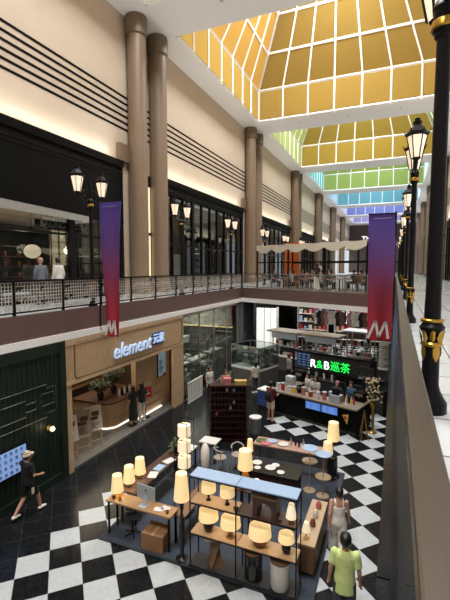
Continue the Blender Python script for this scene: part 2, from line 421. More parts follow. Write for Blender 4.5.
# skylight lanterns
FAR = ['#a38545', '#a38545', '#a98d44', '#a3ae5c', '#74b2b8', '#8492c8', '#9c96c8']
SIDE = ['#c89a4e', '#c89a4e', '#a9b468', '#58b0b0', '#78acd0', '#8c90c8', '#8c90c8']
BAND = ['#b49650', '#b49650', '#b8984a', '#aab868', '#7cbabf', '#8c9ad0', '#a6a0d0']
BSIDE = ['#be9a50', '#be9a50', '#b0bc74', '#66bcc0', '#86b8d8', '#9c9cd0', '#9c9cd0']
def sat(c, k=1.0): return tuple(min(1.0, x * k) for x in c)
RB = 16.75     # top of the upright band
RINGS = [(0, RB), (1.20, 19.1), (2.35, 21.35), (3.6, 23.8), (4.9, 26.34)]
for k, (ya, yb) in enumerate(WELLS):
    k = max(0, k - 1)
    def corner(i, j):   # ring i, corner j
        a_, z = RINGS[i]
        return [Vector((WX0 + a_, ya + a_, z)), Vector((WX1 - a_, ya + a_, z)), Vector((WX1 - a_, yb - a_, z)), Vector((WX0 + a_, yb - a_, z))][j]
    fr = MB()
    ND = 7
    faces = {0: MB(), 1: MB(), 2: MB(), 3: MB(), 4: MB(), 5: MB(), 6: MB(), 7: MB()}
    base = [Vector((WX0, ya, CZ)), Vector((WX1, ya, CZ)), Vector((WX1, yb, CZ)), Vector((WX0, yb, CZ))]
    ctr = Vector(((WX0 + WX1) / 2, (ya + yb) / 2, 19))
    for j in range(4):
        j2 = (j + 1) % 4
        faces[j].quad(base[j], base[j2], corner(0, j2), corner(0, j))
        faces[4 + j].quad(corner(0, j), corner(0, j2), corner(4, j2), corner(4, j))
        # ribs
        for t in range(ND + 1):
            u = t / ND
            lo = base[j].lerp(base[j2], u); mid = corner(0, j).lerp(corner(0, j2), u)
            hi = corner(4, j).lerp(corner(4, j2), u)
            r = 0.11 if t in (0, ND) else 0.07
            inn = (ctr - mid); inn.z = 0; inn = inn.normalized() * 0.05
            fr.tube([lo + inn, mid + inn], r, 4); fr.tube([mid + inn, hi + inn - Vector((0, 0, .05))], r, 4)
        for i in range(5):
            n_ = 0.10 if i else 0.12
            fr.tube([corner(i, j) - Vector((0, 0, .03)), corner(i, j2) - Vector((0, 0, .03))], n_, 4)
        d = (base[j2] - base[j]).normalized()
        fr.tube([base[j] + Vector((0, 0, .12)), base[j2] + Vector((0, 0, .12))], 0.14, 4)
    top = MB().quad(corner(4, 0), corner(4, 1), corner(4, 2), corner(4, 3))
    w = struct(fr, 'window_%d' % (WELLS.index((ya, yb)) + 1), M_white)
    g1 = MB(); g2 = MB(); g3 = MB(); g4 = MB()
    for j in (0, 2): g1.add(faces[j].v, faces[j].f); g2.add(faces[4 + j].v, faces[4 + j].f)
    for j in (1, 3): g3.add(faces[j].v, faces[j].f); g4.add(faces[4 + j].v, faces[4 + j].f)
    g1.build('band_pane', film_mat('film band', S(BAND[k])), w); g2.build('roof_pane', film_mat('film roof', S(FAR[k])), w)
    g3.build('band_pane', film_mat('film side band', S(BSIDE[k])), w); g4.build('roof_pane', film_mat('film side roof', S(SIDE[k])), w)
    top.build('ridge_pane', film_mat('film ridge', (0.8, 0.8, 0.75)), w)

# ---------------------------------------------------------------- columns
def make_column(label):
    t = thing('column', label, 'column', (0, 0, 0), 0, 'round columns along the gallery walls')
    MB().lathe([(0.56, 0), (0.56, 0.5), (0.50, 0.55), (0.485, 0.6), (0.48, 13.05)], n=28).build('shaft', M_tan, t, 40)
    MB().lathe([(0.50, 13.05), (0.56, 13.08), (0.56, 13.9), (0.52, 13.93), (0.52, CZ)], n=28).build('capital', M_tan2, t, 40)
    return t
ORD = ['first', 'second', 'third', 'fourth', 'fifth', 'sixth', 'seventh', 'eighth', 'ninth', 'tenth', 'eleventh', 'twelfth']
c0 = None
for side, X in (('left', -12.5), ('right', 4.7)):
    for i, cy in enumerate(COLY):
        if cy < 5 or (side == 'right' and i < 2): continue
        k = i - 1
        for q, dy in ((0, 0), (1, 2.0)):
            lab = 'tan round column on the %s wall, %s of the %s pair from the near end' % (side, ('nearer', 'farther')[q], ORD[k])
            if c0 is None: c0 = make_column(lab); c0.location = (X, cy, 0)
            else: dup(c0, (X, cy + dy, 0), 0, lab)
# glowing slit windows between paired columns
for i, cy in enumerate(COLY[1:5]):
    t = thing('slit_window', 'tall glowing slit window between the %s pair of left columns' % ORD[i], 'window', (WL + 0.02, cy + 1.45, 0), 0, 'glowing slit windows between left columns')
    MB().box(0, 0.03, -0.27, 0.27, 0.8, 3.2).box(0, .03, -.27, .27, 3.35, 5.9).build('lit_pane', M_lit, t)
    MB().box(0, 0.06, -0.34, -0.27, 0.7, 6.0).box(0, .06, .27, .34, .7, 6.0).box(0, .06, -.27, .27, 3.2, 3.35).box(0, .06, -.27, .27, 5.9, 6.5).box(0, .06, -.27, .27, .6, .8).build('frame', M_black, t)

# ---------------------------------------------------------------- upper shopfronts, left
def shell(x0, x1, y0, y1, z0, z1, name, m, mc):
    """three walls, floor and ceiling of a shop interior, open at the front (x1 side for the left wall)"""
    s = MB().box(x0 - .1, x0, y0, y1, z0, z1).box(x0, x1, y0 - .1, y0, z0, z1).box(x0, x1, y1, y1 + .1, z0, z1)
    struct(s, name, m)
    struct(MB().box(x0, x1, y0, y1, z1, z1 + .1), name.replace('wall', 'ceiling'), mc)
BAYS = [(COLY[i] + 2.8, COLY[i + 1] - 0.8) for i in range(6)]
M_beigec = mat('beige shop ceiling', S('#b8a48c'), 0.7, var=0.04)
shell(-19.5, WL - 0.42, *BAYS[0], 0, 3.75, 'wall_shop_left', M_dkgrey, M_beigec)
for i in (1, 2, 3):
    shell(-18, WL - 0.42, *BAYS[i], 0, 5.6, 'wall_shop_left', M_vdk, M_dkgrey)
def shopfront(ya, yb, ztop, zfasc, label, n):
    t = thing('shopfront', label, 'shopfront', (WL, 0, 0))
    MB().box(-0.35, 0.12, ya + .02, yb - .02, zfasc, ztop - .01).box(-.35, .2, ya + .02, yb - .02, ztop - .12, ztop - .01).box(.16, .2, ya + .02, yb - .02, ztop - .02, 6.74).build('fascia', M_blackm, t)
    MB().box(-0.1, 0.14, ya, yb, ztop - 0.45, ztop - .38).box(-.1, .14, ya, yb, ztop - .62, ztop - .58).build('fascia_moulding', M_black, t)
    fr = MB().box(-0.15, 0.1, ya, ya + .28, 0, zfasc).box(-0.15, 0.1, yb - .28, yb, 0, zfasc).box(-.1, .06, ya, yb, 0, .12)
    for k in range(1, n):
        y = ya + (yb - ya) * k / n; w = 0.14 if k % 3 == 0 else 0.05
        fr.box(-0.1, 0.08, y - w, y + w, 0, zfasc)
    fr.box(-.08, .06, ya, yb, 2.75, 2.83)
    fr.build('mullions', M_black, t)
    MB().box(-0.02, 0.0, ya + .1, yb - .1, .1, zfasc).build('glass', G_shop, t)
    return t
shopfront(*BAYS[0], 6.53, 3.62, 'black shopfront with lit bakery shelves on the left gallery, nearest the camera', 4)
shopfront(*BAYS[1], 6.5, 5.85, 'dark glazed shopfront on left gallery between the first and second column pairs', 10)
shopfront(*BAYS[2], 6.5, 5.85, 'dark glazed shopfront on left gallery beyond the second column pair', 8)
shopfront(*BAYS[3], 6.5, 5.85, 'dark glazed shopfront on left gallery beyond the third column pair', 6)
shopfront(*BAYS[4], 6.5, 5.85, 'dark shopfront on left gallery beyond the fourth column pair', 4)
# bulkhead over the near shop glass
bl = thing('bulkhead', 'grey bulkhead strip above the near left shop window', 'bulkhead', (WL + .09, 0, 0))
MB().slab((0.13, BAYS[0][0], 4.02), (0.13, BAYS[0][1] - 2.6, 3.66), (0.13, BAYS[0][1] - 2.6, 3.40), (0.13, BAYS[0][0], 3.58), 0.03).build('face', mat('grey bulkhead', S('#8e8c86'), .6), bl)
# interior of the near left shop
def lit_shelf(label, y0, y1, x, z0, z1, cols, rows):
    t = thing('display_shelf', label, 'shelf', (x, (y0 + y1) / 2, 0))
    w = (y1 - y0) / 2
    MB().box(-0.12, -0.07, -w, w, z0, z1).build('lit_back', M_lit, t)
    f = MB()
    for c in range(cols + 1):
        yy = -w + 2 * w * c / cols; f.box(-0.07, 0, yy - .025, yy + .025, z0, z1)
    f.build('uprights', M_dkwood2, t)
    s_ = MB()
    for r in range(rows + 1):
        z = z0 + (z1 - z0) * r / rows; s_.box(-0.07, 0, -w, w, z - .015, z + .015)
    s_.build('shelves', M_oak, t)
    MB().box(-.45, .1, -w, w, 0, z0).build('cupboard', M_wood, t)
    return t
lit_shelf('backlit bakery shelf wall glowing cream inside the near left shop', 15.5, 17.05, -16.2, 1.5, 3.3, 3, 3)
sh = thing('display_shelf', 'dark open shelf with small jars at far left of the near shop', 'shelf', (-17.5, 12.2, 0))
f = MB(); 
for z in (0.4, .9, 1.4, 1.9, 2.4): f.box(0, .5, -3, 3, z, z + .04)
for y in (-3, -1, 1, 3): f.box(0, .5, y - .03, y + .03, 0, 2.5)
f.build('shelves', M_dkwood2, sh)
j0 = None
for z in (.94, 1.44, 1.94):
    for q in range(7):
        lab = 'small round jar on the dark open shelf in the near left shop'
        if j0 is None:
            j0 = MB().lathe([(.07, 0), (.10, .12), (.06, .24)], n=10).build('jar', M_ceram); tag(j0, lab, 'jar', 'jars on the dark shop shelf')
            j = j0
        else: j = j0.copy(); COL.objects.link(j)
        j.location = (-17.25, 9.7 + q * .78, z)
sg = thing('shop_sign', 'white lettered shop sign hanging inside the near left shop window', 'sign', (-13.45, 13.55, 3.20))
MB().box(-.03, 0.0, -1.5, 1.5, -.14, .16).build('board', M_vdk, sg)
text('BAKING NOTE', 0.38, 'lettering', M_printw, sg, 0.01, (0.012, 0, 0), (PI / 2, 0, PI / 2))
MB().tube([(-.015, -1.2, .16), (-.015, -1.2, .75)], .012, 6).tube([(-.015, 1.2, .16), (-.015, 1.2, .75)], .012, 6).build('hanger', M_black, sg)
gl = thing('pendant_lamp', 'glowing rounded pendant lamp hanging in the near left shop', 'lamp', (-14, 12.35, 2.05))
MB().ball((0, 0, 0), 0.34, 18, 10, sz=.85).build('globe', M_shade2, gl, 60)
MB().tube([(0, 0, .28), (0, 0, 1.7)], 0.012, 6).build('cord', M_black, gl)
# things seen behind the second front
for j, (yy, wd) in enumerate(((27.2, 1.0), (29.5, 1.0), (31.6, .9))):
    lp = thing('light_panel', '%s white lit panel inside the dark glazed shopfront' % ('leftmost', 'middle', 'rightmost')[j], 'panel', (-15.6, yy, 0), 0, 'lit panels in the second left shop')
    MB().box(-.05, .05, -wd / 2, wd / 2, .3, 3.6 if j else 2.4).build('lit_face', mat('white lit panel', (.85, .84, .8), .5, var=.1, scale=2, emit=.35 if j else .15, ecol=(.95, .93, .85)), lp)
    MB().box(-.07, .03, -wd / 2 - .04, wd / 2 + .04, 0, .3).box(-.07, .03, -wd / 2 - .04, wd / 2 + .04, 3.6 if j else 2.4, 3.7 if j else 2.5).build('frame', M_black, lp)
for j, yy in enumerate((24, 26.2, 33.4)):
    cu = thing('display_cabinet', 'wooden display cabinet deep in the dark glazed shopfront, %s from left' % ORD[j], 'cabinet', (-17.2, yy, 0), 0, 'cabinets in the second left shop')
    f = MB().box(-.4, .4, -.8, .8, 0, .5).box(-.4, -.36, -.8, .8, .5, 2.6)
    for z in (1.0, 1.6, 2.2, 2.6): f.box(-.4, .4, -.8, .8, z, z + .04)
    f.box(-.4, .4, -.82, -.78, 0, 2.64).box(-.4, .4, .78, .82, 0, 2.64)
    f.build('body', M_wood, cu)
    g = MB()
    for z in (.5, 1.04, 1.64, 2.24):
        for q in range(4): g.lathe([(.08, 0), (.11, .15), (.05, .3)], (.1, -.6 + .4 * q, z), 8)
    g.build('ware', M_cwhite, cu)
    MB().box(-.2, .2, -.7, .7, 2.66, 2.70).build('light_strip', M_led, cu)
# right-hand shopfronts and hanging sign
for i in (1, 2, 3):
    ya, yb = BAYS[i][0] + .6, BAYS[i][1] - .8
    t = thing('shopfront', 'dark shopfront on the right gallery, %s beyond the street lamps' % ORD[i - 1], 'shopfront', (WR, 0, 0))
    MB().box(-.1, .35, ya + .02, yb - .02, 5.6, 6.54).build('fascia', M_blackm, t)
    fr = MB()
    for k in range(7):
        y = ya + (yb - ya) * k / 6; fr.box(-.08, .1, y - .08, y + .08, 0, 5.6)
    fr.build('mullions', M_black, t)
    MB().box(0.0, .02, ya, yb, 0, 5.6).build('glass', G_shop, t)
    struct(MB().box(WR + 3.4, WR + 3.5, ya, yb, 0, 5.6).box(WR + .4, WR + 3.5, ya - .1, ya, 0, 5.6).box(WR + .4, WR + 3.5, yb, yb + .1, 0, 5.6).box(WR + .4, WR + 3.5, ya, yb, 5.6, 5.7), 'wall_shop_right', M_dkgrey)
hs = thing('hanging_sign', 'white and teal projecting sign on the far right columns', 'sign', (3.4, 44.5, 3.3))
MB().box(-.55, .45, -.06, .06, -1.2, 1.6).build('board', M_plastic, hs)
MB().box(-.5, .4, -.075, -.06, .2, .9).build('teal_panel', mat('teal print', S('#3d9aa0'), .5), hs)
MB().box(-.5, .4, -.075, -.06, -1.1, -.6).build('lower_teal_panel', MATS['teal print'], hs)
MB().box(-.3, .2, -.075, -.06, -.4, 0).build('print', M_printd, hs)
MB().box(.45, 1.78, -.03, .03, 1.2, 1.28).build('bracket', M_black, hs); MB().box(.45, 1.78, -.03, .03, -.8, -.72).build('bracket', M_black, hs)
# sign on the end wall
es = thing('wall_sign', 'white lettered sign with red bar on the brown end wall', 'sign', (-7.9, Y1 - 0.02, 9.2))
text('The', 2.0, 'lettering', M_textw, es, .05, (0, -.1, .7), (PI / 2, 0, 0))
MB().box(-2.2, 2.4, -.12, 0, -1.3, -.5).build('red_bar', mat('red lit bar', S('#b02838'), .5, var=0, emit=.5, ecol=S('#d03048')), es)
MB().box(-2.2, 2.4, -.12, 0, -.4, -.15).build('blue_bar', mat('blue lit bar', S('#3858a8'), .5, var=0, emit=.5, ecol=S('#4468c8')), es)

# ---------------------------------------------------------------- left gallery railing
LR = thing('railing', 'dark steel lattice railing along the edge of the left gallery', 'railing', (XL - 0.06, 0, 0.06))
PB = 1.727
yb0 = -1.0
nb = 15
for k in range(nb + 1):
    y = yb0 + k * PB
    MB().box(-.03, .03, y - .035, y + .035, 0, .94).build('post', M_black, LR)
MB().box(-.045, .045, yb0 - .05, yb0 + nb * PB + .05, .92, .97).build('top_rail', M_black, LR)
MB().box(-.02, .02, yb0, yb0 + nb * PB, .06, .10).build('bottom_rail', M_black, LR)
lat = MB()
nx, nz = 16, 8
dx, dz = (PB - .1) / nx, .80 / nz
hole = {(rnd.randrange(nx), rnd.randrange(nz)) for _ in range(16)}
for i in range(nx + 1):
    for j in range(nz):
        if (i, j) in hole: continue
        x = .05 + i * dx; lat.box(-.006, .006, x - .012, x + .012, .1 + j * dz, .1 + (j + 1) * dz)
for j in range(nz + 1):
    for i in range(nx):
        if (i + 1, j) in hole: continue
        z = .1 + j * dz; lat.box(-.006, .006, .05 + i * dx, .05 + (i + 1) * dx, z - .012, z + .012)
M_lat = mat('pale grey lattice', S('#b4b0a8'), 0.45, 0.0, var=0.04)
lm = lat.mesh('lattice_panel', M_lat)
for k in range(nb):
    o = bpy.data.objects.new('lattice_panel', lm); COL.objects.link(o); o.parent = LR; o.location = (0, yb0 + k * PB, 0)
# ---------------------------------------------------------------- bridge railing
bd = Vector((b[0] - a[0], b[1] - a[1], 0)); blen = bd.length; brz = math.atan2(bd.y, bd.x)
RZ = thing('railing', 'grey steel baluster railing along the front of the dining bridge', 'railing', (a[0], a[1] + .06, 0.06), brz)
MB().box(0, blen - .06, -.03, .03, .90, .95).build('top_rail', M_steel2, RZ)
MB().box(0, blen - .06, -.015, .015, .06, .10).build('bottom_rail', M_steel2, RZ)
nps = 8
bal = MB()
for k in range(int(blen / .14)): bal.tube([(.07 + k * .14, 0, .08), (.07 + k * .14, 0, .92)], .012, 5, False)
bo = bal.build('balusters', mat('grey balusters', S('#8c8a86'), .4, .4, var=.05), RZ); bo['kind'] = 'stuff'
for k in range(nps + 1):
    x = (blen - .12) * k / nps + .03; MB().box(x - .03, x + .03, -.03, .03, 0, .92).build('post', M_steel2, RZ)
# ---------------------------------------------------------------- right gallery balustrade
RR = thing('balustrade', 'brushed steel handrail on glass along the near right gallery edge', 'railing', (0, 0, 0))
MB().box(.040, .108, -1.0, 44, .91, .96).build('handrail', M_steel, RR, bevel=.006)
gm = MB()
MB().box(.046, .062, -1.0, 44, .84, .91).build('rail_channel', mat('dark steel', (.12, .12, .12), .3, .9), RR)
y = -1.0
while y < 30:
    MB().box(.050, .062, y, y + 1.58, .04, .84).build('glass_panel', G_bal, RR); y += 1.6
MB().box(.02, .10, -1.0, 44, 0, .08).build('base_channel', M_dkglassb, RR)
y = .6
while y < 30:
    MB().box(.066, .10, y - .03, y + .03, .05, .91).build('post', M_steel2, RR); y += 3.2

# ---------------------------------------------------------------- street lamps
def make_lamp(label):
    t = thing('street_lamp', label, 'lamp', (0, 0, 0), 0, 'twin lantern street lamps along the galleries')
    MB().lathe([(.17, 0), (.17, .10), (.14, .14), (.10, .22), (.085, .28), (.082, .60)], n=20).build('base', M_black, t, 40)
    MB().lathe([(.080, .55), (.078, .7), (.072, 1.0), (.068, 1.1), (.060, 3.66), (.08, 3.68), (.08, 3.78)], n=16).build('pole', M_black, t, 40)
    # gold collars and leaf ornament
    MB().lathe([(.10, .915), (.113, .925), (.113, .945), (.10, .955)], n=20).build('gold_collar', M_gold, t, 40)
    MB().lathe([(.085, .80), (.115, .84), (.125, .87), (.10, .90), (.085, .93)], n=20).build('collar', M_black, t, 40)
    lf = MB()
    for q in range(8):
        an = 2 * PI * q / 8; M = Matrix.Rotation(an, 4, 'Z')
        pts = [M @ Vector(p) for p in ((.086, -.026, .76), (.106, 0, .74), (.086, .026, .76), (.116, .022, .83), (.126, 0, .845), (.116, -.022, .83), (.090, 0, .70))]
        lf.add(pts, [(0, 1, 4, 5), (1, 2, 3, 4), (0, 6, 1), (1, 6, 2)])
    lf.build('gold_leaf_ring', M_gold, t)
    lf = MB()
    for q in range(4):
        an = 2 * PI * q / 4 + .5; M = Matrix.Rotation(an, 4, 'Z')
        pts = [M @ Vector(p) for p in ((.088, -.040, .66), (.100, 0, .68), (.088, .040, .66), (.086, 0, .52), (.086, .036, .58), (.086, -.036, .58), (.104, 0, .6))]
        lf.add(pts, [(0, 6, 1), (1, 6, 2), (2, 6, 4), (4, 6, 3), (3, 6, 5), (5, 6, 0)])
    lf.lathe([(.098, .675), (.108, .69), (.108, .705), (.098, .72)], n=20)
    lf.build('gold_leaf_drop', M_gold, t)
    MB().lathe([(.075, 3.70), (.10, 3.73), (.105, 3.80), (.09, 3.88), (.105, 3.92), (.08, 3.98), (.05, 4.0), (.045, 4.35), (.06, 4.4), (.02, 4.55), (.03, 4.6), (.005, 4.66)], n=16).build('capital', M_black, t, 40)
    MB().lathe([(.104, 3.735), (.114, 3.745), (.110, 3.80), (.104, 3.81)], n=16).build('gold_band', M_gold, t, 40)
    ar = MB()
    for s in (-1, 1):
        pts = [(0, s * .05, 3.95)]
        for q in range(9):
            u = q / 8; pts.append((0, s * (.05 + .55 * u), 3.95 - .10 * math.sin(PI * u) + .08 * u))
        ar.tube(pts, .026, 7)
        sp = [(0, s * (.32 + .13 * math.cos(th) * (1 - th / 9)), 4.10 + .13 * math.sin(th) * (1 - th / 9)) for th in [x * .45 for x in range(14)]]
        ar.tube(sp, .018, 6)
        ar.tube([(0, s * .06, 4.30), (0, s * .2, 4.28), (0, s * .34, 4.20)], .014, 6)
    ar.build('scroll_arms', M_black, t, 50)
    for s in (-1, 1):
        y = s * .60
        ln = MB().lathe([(.02, 4.0), (.05, 4.03), (.035, 4.08), (.09, 4.12), (.10, 4.15)], (0, y, 0), 6)
        ln.lathe([(.225, 4.62), (.25, 4.65), (.245, 4.70), (.19, 4.74), (.14, 4.82), (.10, 4.85), (.085, 4.88), (.10, 4.95), (.055, 4.97), (.065, 5.01), (.01, 5.04)], (0, y, 0), 6)
        for q in range(6):
            an = 2 * PI * q / 6
            ln.tube([(.115 * math.cos(an), y + .115 * math.sin(an), 4.14), (.215 * math.cos(an), y + .215 * math.sin(an), 4.64)], .013, 4)
            ln.tube([(.215 * math.cos(an), y + .215 * math.sin(an), 4.63), (.285 * math.cos(an), y + .285 * math.sin(an), 4.76)], [.02, .006], 4)
        fo = ln.build('lantern', M_black, t)
        MB().lathe([(.105, 4.15), (.205, 4.63)], (0, y, 0), 6).build('lantern_glass', M_lantern, fo)
    for o in [c for c in t.children] + [g for c in t.children for g in c.children]:
        for v in o.data.vertices:
            if v.co.z > 2: v.co.z -= .27
            elif v.co.z < 1: v.co.x *= .9; v.co.y *= .9; v.co.z *= .93
    return t
l0 = make_lamp('black street lamp with twin lanterns at right, nearest the camera behind the handrail')
l0.location = (.335, 4.2, 0)
for k, y in enumerate((10.95, 18.9, 27, 35, 43, 51, 59)):
    dup(l0, (.36 if k == 0 else .42, y, 0), 0, 'black twin lantern street lamp at right, %s in the row from the camera' % ORD[k + 1])
for k, y in enumerate((11.05, 17.4, 23.9, 31.0, 37.7, 44.8)):
    dup(l0, (-9.72, y, 0), 0, 'black twin lantern street lamp on the left gallery, %s from the camera' % ORD[k])
for (x, y) in ((.33, 3.8), (.4, 10.9)):
    pass
# ---------------------------------------------------------------- banners
def banner(label, cx, y, w0, w1, z0, z1, px_):
    t = thing('banner', label, 'banner', (cx, y, z0), 0, 'hanging banners over the atrium')
    h = z1 - z0; vs = []; fs = []; n, m_ = 10, 24
    bb = MB()
    for side in (0, 1):
        for j in range(m_ + 1):
            v = j / m_; w = w0 + (w1 - w0) * v
            for i in range(n + 1):
                u = i / n - .5
                yy = .05 * math.sin(2.2 * u * PI) * (1 - v) + .03 * math.sin(v * 7)
                bb.v.append((u * w, yy + side * .008, v * h))
    off = (n + 1) * (m_ + 1)
    for j in range(m_):
        for i in range(n):
            q = j * (n + 1) + i
            bb.f.append((q, q + 1, q + n + 2, q + n + 1)); bb.f.append((off + q + n + 1, off + q + n + 2, off + q + 1, off + q))
    per = [i for i in range(n + 1)] + [j * (n + 1) + n for j in range(1, m_ + 1)] + [m_ * (n + 1) + i for i in range(n - 1, -1, -1)] + [j * (n + 1) for j in range(m_ - 1, 0, -1)]
    for q in range(len(per)):
        p0, p1 = per[q], per[(q + 1) % len(per)]; bb.f.append((p1, p0, off + p0, off + p1))
    bb.build('cloth', M_banner, t, 60)
    # white angular letter M near the foot
    k = w0 * .47; lt = MB()
    def seg(p, q, tck):
        p = Vector((p[0], -.065, p[1])); q = Vector((q[0], -.065, q[1])); d = (q - p).normalized(); nn = Vector((-d.z, 0, d.x)) * tck / 2
        lt.slab(p - nn, p + nn, q + nn, q - nn, .012)
    hh = .55 if w0 > .6 else .5
    seg((-k, .06), (-k * .35, hh + .06), .075); seg((-k * .35, hh + .06), (-k * .05, .1), .075); seg((-k * .05, .1), (k * .55, hh + .06), .075); seg((k * .55, hh + .06), (k * .8, .08), .075)
    lt.build('letter', M_printw, t)
    MB().box(-w1 * .32, w1 * .32, -.06, -.05, h - .16, h - .135).build('print_line', mat('pale violet print', S('#8d86c0'), .6, var=0), t)
    pl = MB().tube([(-w1 / 2 - .02, 0, h), (px_, 0, h)], .018, 8); pl.tube([(-w0 / 2, .0, .0), (px_, 0, 0)], .014, 8)
    pl.build('rods', M_black, t)
    MB().tube([(px_, 0, -h * .0 - z0 - .80), (px_, 0, h + .05)], .022, 8).build('bracket_pole', M_black, t)
    return t
banner('violet to red hanging banner at right beside the glass balustrade', -.41, 13.3, .70, .80, -.90, 3.02, .385)
bl_ = banner('violet to red tapering banner hanging by the left gallery railing', -8.83, 10.96, .50, .90, -.98, 3.55, -.50)

# ---------------------------------------------------------------- people
SKIN = mat('skin', S('#c09078'), 0.6, var=0.05)
HAIR = mat('black hair', (0.010, 0.009, 0.009), 0.45, var=0.3, scale=40)
HAIRB = mat('dark brown hair', S('#2c1e18'), 0.5, var=0.3, scale=40)
CL = {}
def cloth(h):
    if h not in CL: CL[h] = mat('cloth ' + h, S(h), 0.85, var=0.10, scale=9)
    return CL[h]
def remesh(mb, vox, it=3):
    me = mb.mesh('tmp', None); o = bpy.data.objects.new('tmp', me); COL.objects.link(o)
    r = o.modifiers.new('r', 'REMESH'); r.mode = 'VOXEL'; r.voxel_size = vox
    s = o.modifiers.new('s', 'SMOOTH'); s.iterations = it; s.factor = .5
    dg = bpy.context.evaluated_depsgraph_get(); m2 = bpy.data.meshes.new_from_object(o.evaluated_get(dg))
    bpy.data.objects.remove(o); bpy.data.meshes.remove(me)
    m2.shade_smooth()
    return m2
def addmesh(me, mb):
    """append more geometry (fingers, face) to a mesh"""
    n = MB(); n.v = [tuple(v.co) for v in me.vertices]; n.f = [tuple(p.vertices) for p in me.polygons]
    n.add(mb.v, mb.f); return n
STAND = dict(shL=(-.17, 0, 1.40), shR=(.17, 0, 1.40), elL=(-.23, -.02, 1.12), elR=(.23, -.02, 1.12), wrL=(-.25, .06, .88), wrR=(.25, .06, .88),
             hpL=(-.09, 0, .90), hpR=(.09, 0, .90), knL=(-.10, .01, .49), knR=(.10, .01, .49), anL=(-.11, -.02, .08), anR=(.11, -.02, .08))
WALK = dict(STAND, knL=(-.09, .16, .50), anL=(-.09, .20, .09), knR=(.09, -.02, .48), anR=(.09, -.28, .13), elL=(-.22, -.12, 1.14), wrL=(-.22, -.10, .88), elR=(.22, .06, 1.12), wrR=(.21, .22, .93))
SIT = dict(STAND, hpL=(-.09, 0, .90), hpR=(.09, 0, .90), knL=(-.11, .42, .91), knR=(.11, .42, .91), anL=(-.11, .40, .49), anR=(.11, .40, .49),
           elL=(-.24, .08, 1.13), elR=(.24, .08, 1.13), wrL=(-.15, .30, 1.12), wrR=(.15, .30, 1.12))
HEADZ = 1.615
def person(label, loc, rz, h=1.7, pose=STAND, top='#333333', sleeve='short', bottom='#222222', legs='trousers', hair='short', hairm=None,
           shoes='#dddddd', group=None, fem=False, detail=True, strap=False, sitz=0.0, headturn=0.0, hem=None):
    P = {k: Vector(v) for k, v in pose.items()}
    t = thing('person', label, 'person', (loc[0], loc[1], loc[2] - sitz), rz, group)
    k = h / 1.74; t.scale = (k, k, k)
    sw = .155 if fem else .17
    vox = .014 if detail else .022
    body = MB()
    body.loft([(0, 0, .84, .12, .09), (0, 0, .90, .155, .11), (0, 0, .97, .15, .105), (0, 0, 1.08, .12 if fem else .135, .09), (0, .01, 1.25, .145 if fem else .16, .105), (0, 0, 1.37, sw - .01, .09), (0, 0, 1.42, .10, .07), (0, .005, 1.46, .06, .058), (0, .01, 1.53, .05, .052), (0, .015, 1.58, .05, .055)])
    hm = Matrix.Translation((0, .012, HEADZ)) @ Matrix.Rotation(headturn, 4, 'Z')
    hd = MB()
    prof = [(-.125, .02, .02, .035), (-.115, .042, .045, .035), (-.085, .058, .072, .020), (-.045, .068, .088, .008), (0, .075, .097, 0), (.045, .076, .098, -.004), (.085, .063, .082, -.006), (.11, .038, .05, -.006), (.122, .01, .014, -.006)]
    hd.loft([(0, cy, z, rx, ry) for z, rx, ry, cy in prof], 20)
    hd.tube([(0, .088, .012), (0, .104, -.022), (0, .096, -.034)], [.008, .015, .010], 6)      # nose
    for s in (-1, 1):
        hd.ball((s * .078, -.008, -.008), .024, 8, 6, sx=.4, sy=.8, sz=1.2)                     # ears
    body.add([hm @ Vector(v) for v in hd.v], hd.f)
    for s in 'LR':
        body.tube([P['sh' + s] * .92 + Vector((0, 0, .11)), P['sh' + s], P['el' + s], P['wr' + s]], [.045, .052, .040, .028], 10)
        body.ball(P['sh' + s], .052); body.ball(P['el' + s], .040)
        d = (P['wr' + s] - P['el' + s]).normalized()
        body.tube([P['wr' + s], P['wr' + s] + d * .03, P['wr' + s] + d * .085], [.027, .034, .034], 8)
        kn, an = P['kn' + s], P['an' + s]; calf = kn.lerp(an, .3)
        body.tube([P['hp' + s], P['hp' + s].lerp(kn, .45), kn], [.085, .074, .056], 12); body.ball(kn, .056); body.tube([kn, calf, an], [.054, .056, .036], 10)
        body.ball(P['hp' + s], .085)
        body.tube([an + Vector((0, -.04, -.04)), an + Vector((0, .06, -.045)), an + Vector((0, .16, -.06))], [.036, .034, .022], 8)
    bm_ = remesh(body, vox, 2)
    fg = MB()
    for s in 'LR':
        d = (P['wr' + s] - P['el' + s]).normalized(); side = Vector((0, 1, 0)) - d * d.y
        if side.length < .1: side = Vector((0, 0, 1)) - d * d.z
        side.normalize(); nn = d.cross(side); pb = P['wr' + s] + d * .075
        if s == 'L': nn = -nn
        for q, (off, ln) in enumerate(((.024, .062), (.008, .072), (-.008, .066), (-.023, .050))):
            p = pb + side * off
            fg.tube([p - d * .02, p + d * ln * .45, p + d * ln * .8 + nn * .012, p + d * ln + nn * .028], [.0095, .009, .008, .006], 6)
        p = P['wr' + s] + d * .03 + side * .026
        fg.tube([p - side * .01, p + d * .025 + side * .018, p + d * .055 + side * .022 + nn * .012], [.011, .010, .007], 6)
    full = addmesh(bm_, fg)
    full.build('body', SKIN, t, 70)
    if detail:
        ey = MB()
        for s in (-1, 1): ey.ball((s * .030, .086, .012), .009, 8, 6)
        ey.v = [tuple(hm @ Vector(v)) for v in ey.v]; ey.build('eyes', HAIR, t)
        mo = MB().tube([(-.022, .086, -.062), (0, .092, -.063), (.022, .086, -.062)], .005, 6)
        mo.v = [tuple(hm @ Vector(v)) for v in mo.v]; mo.build('mouth', mat('lips', S('#9a5a50'), .5, var=0), t)
    # top
    tp = MB(); e = .020
    low = (hem or .86) if not strap else .93
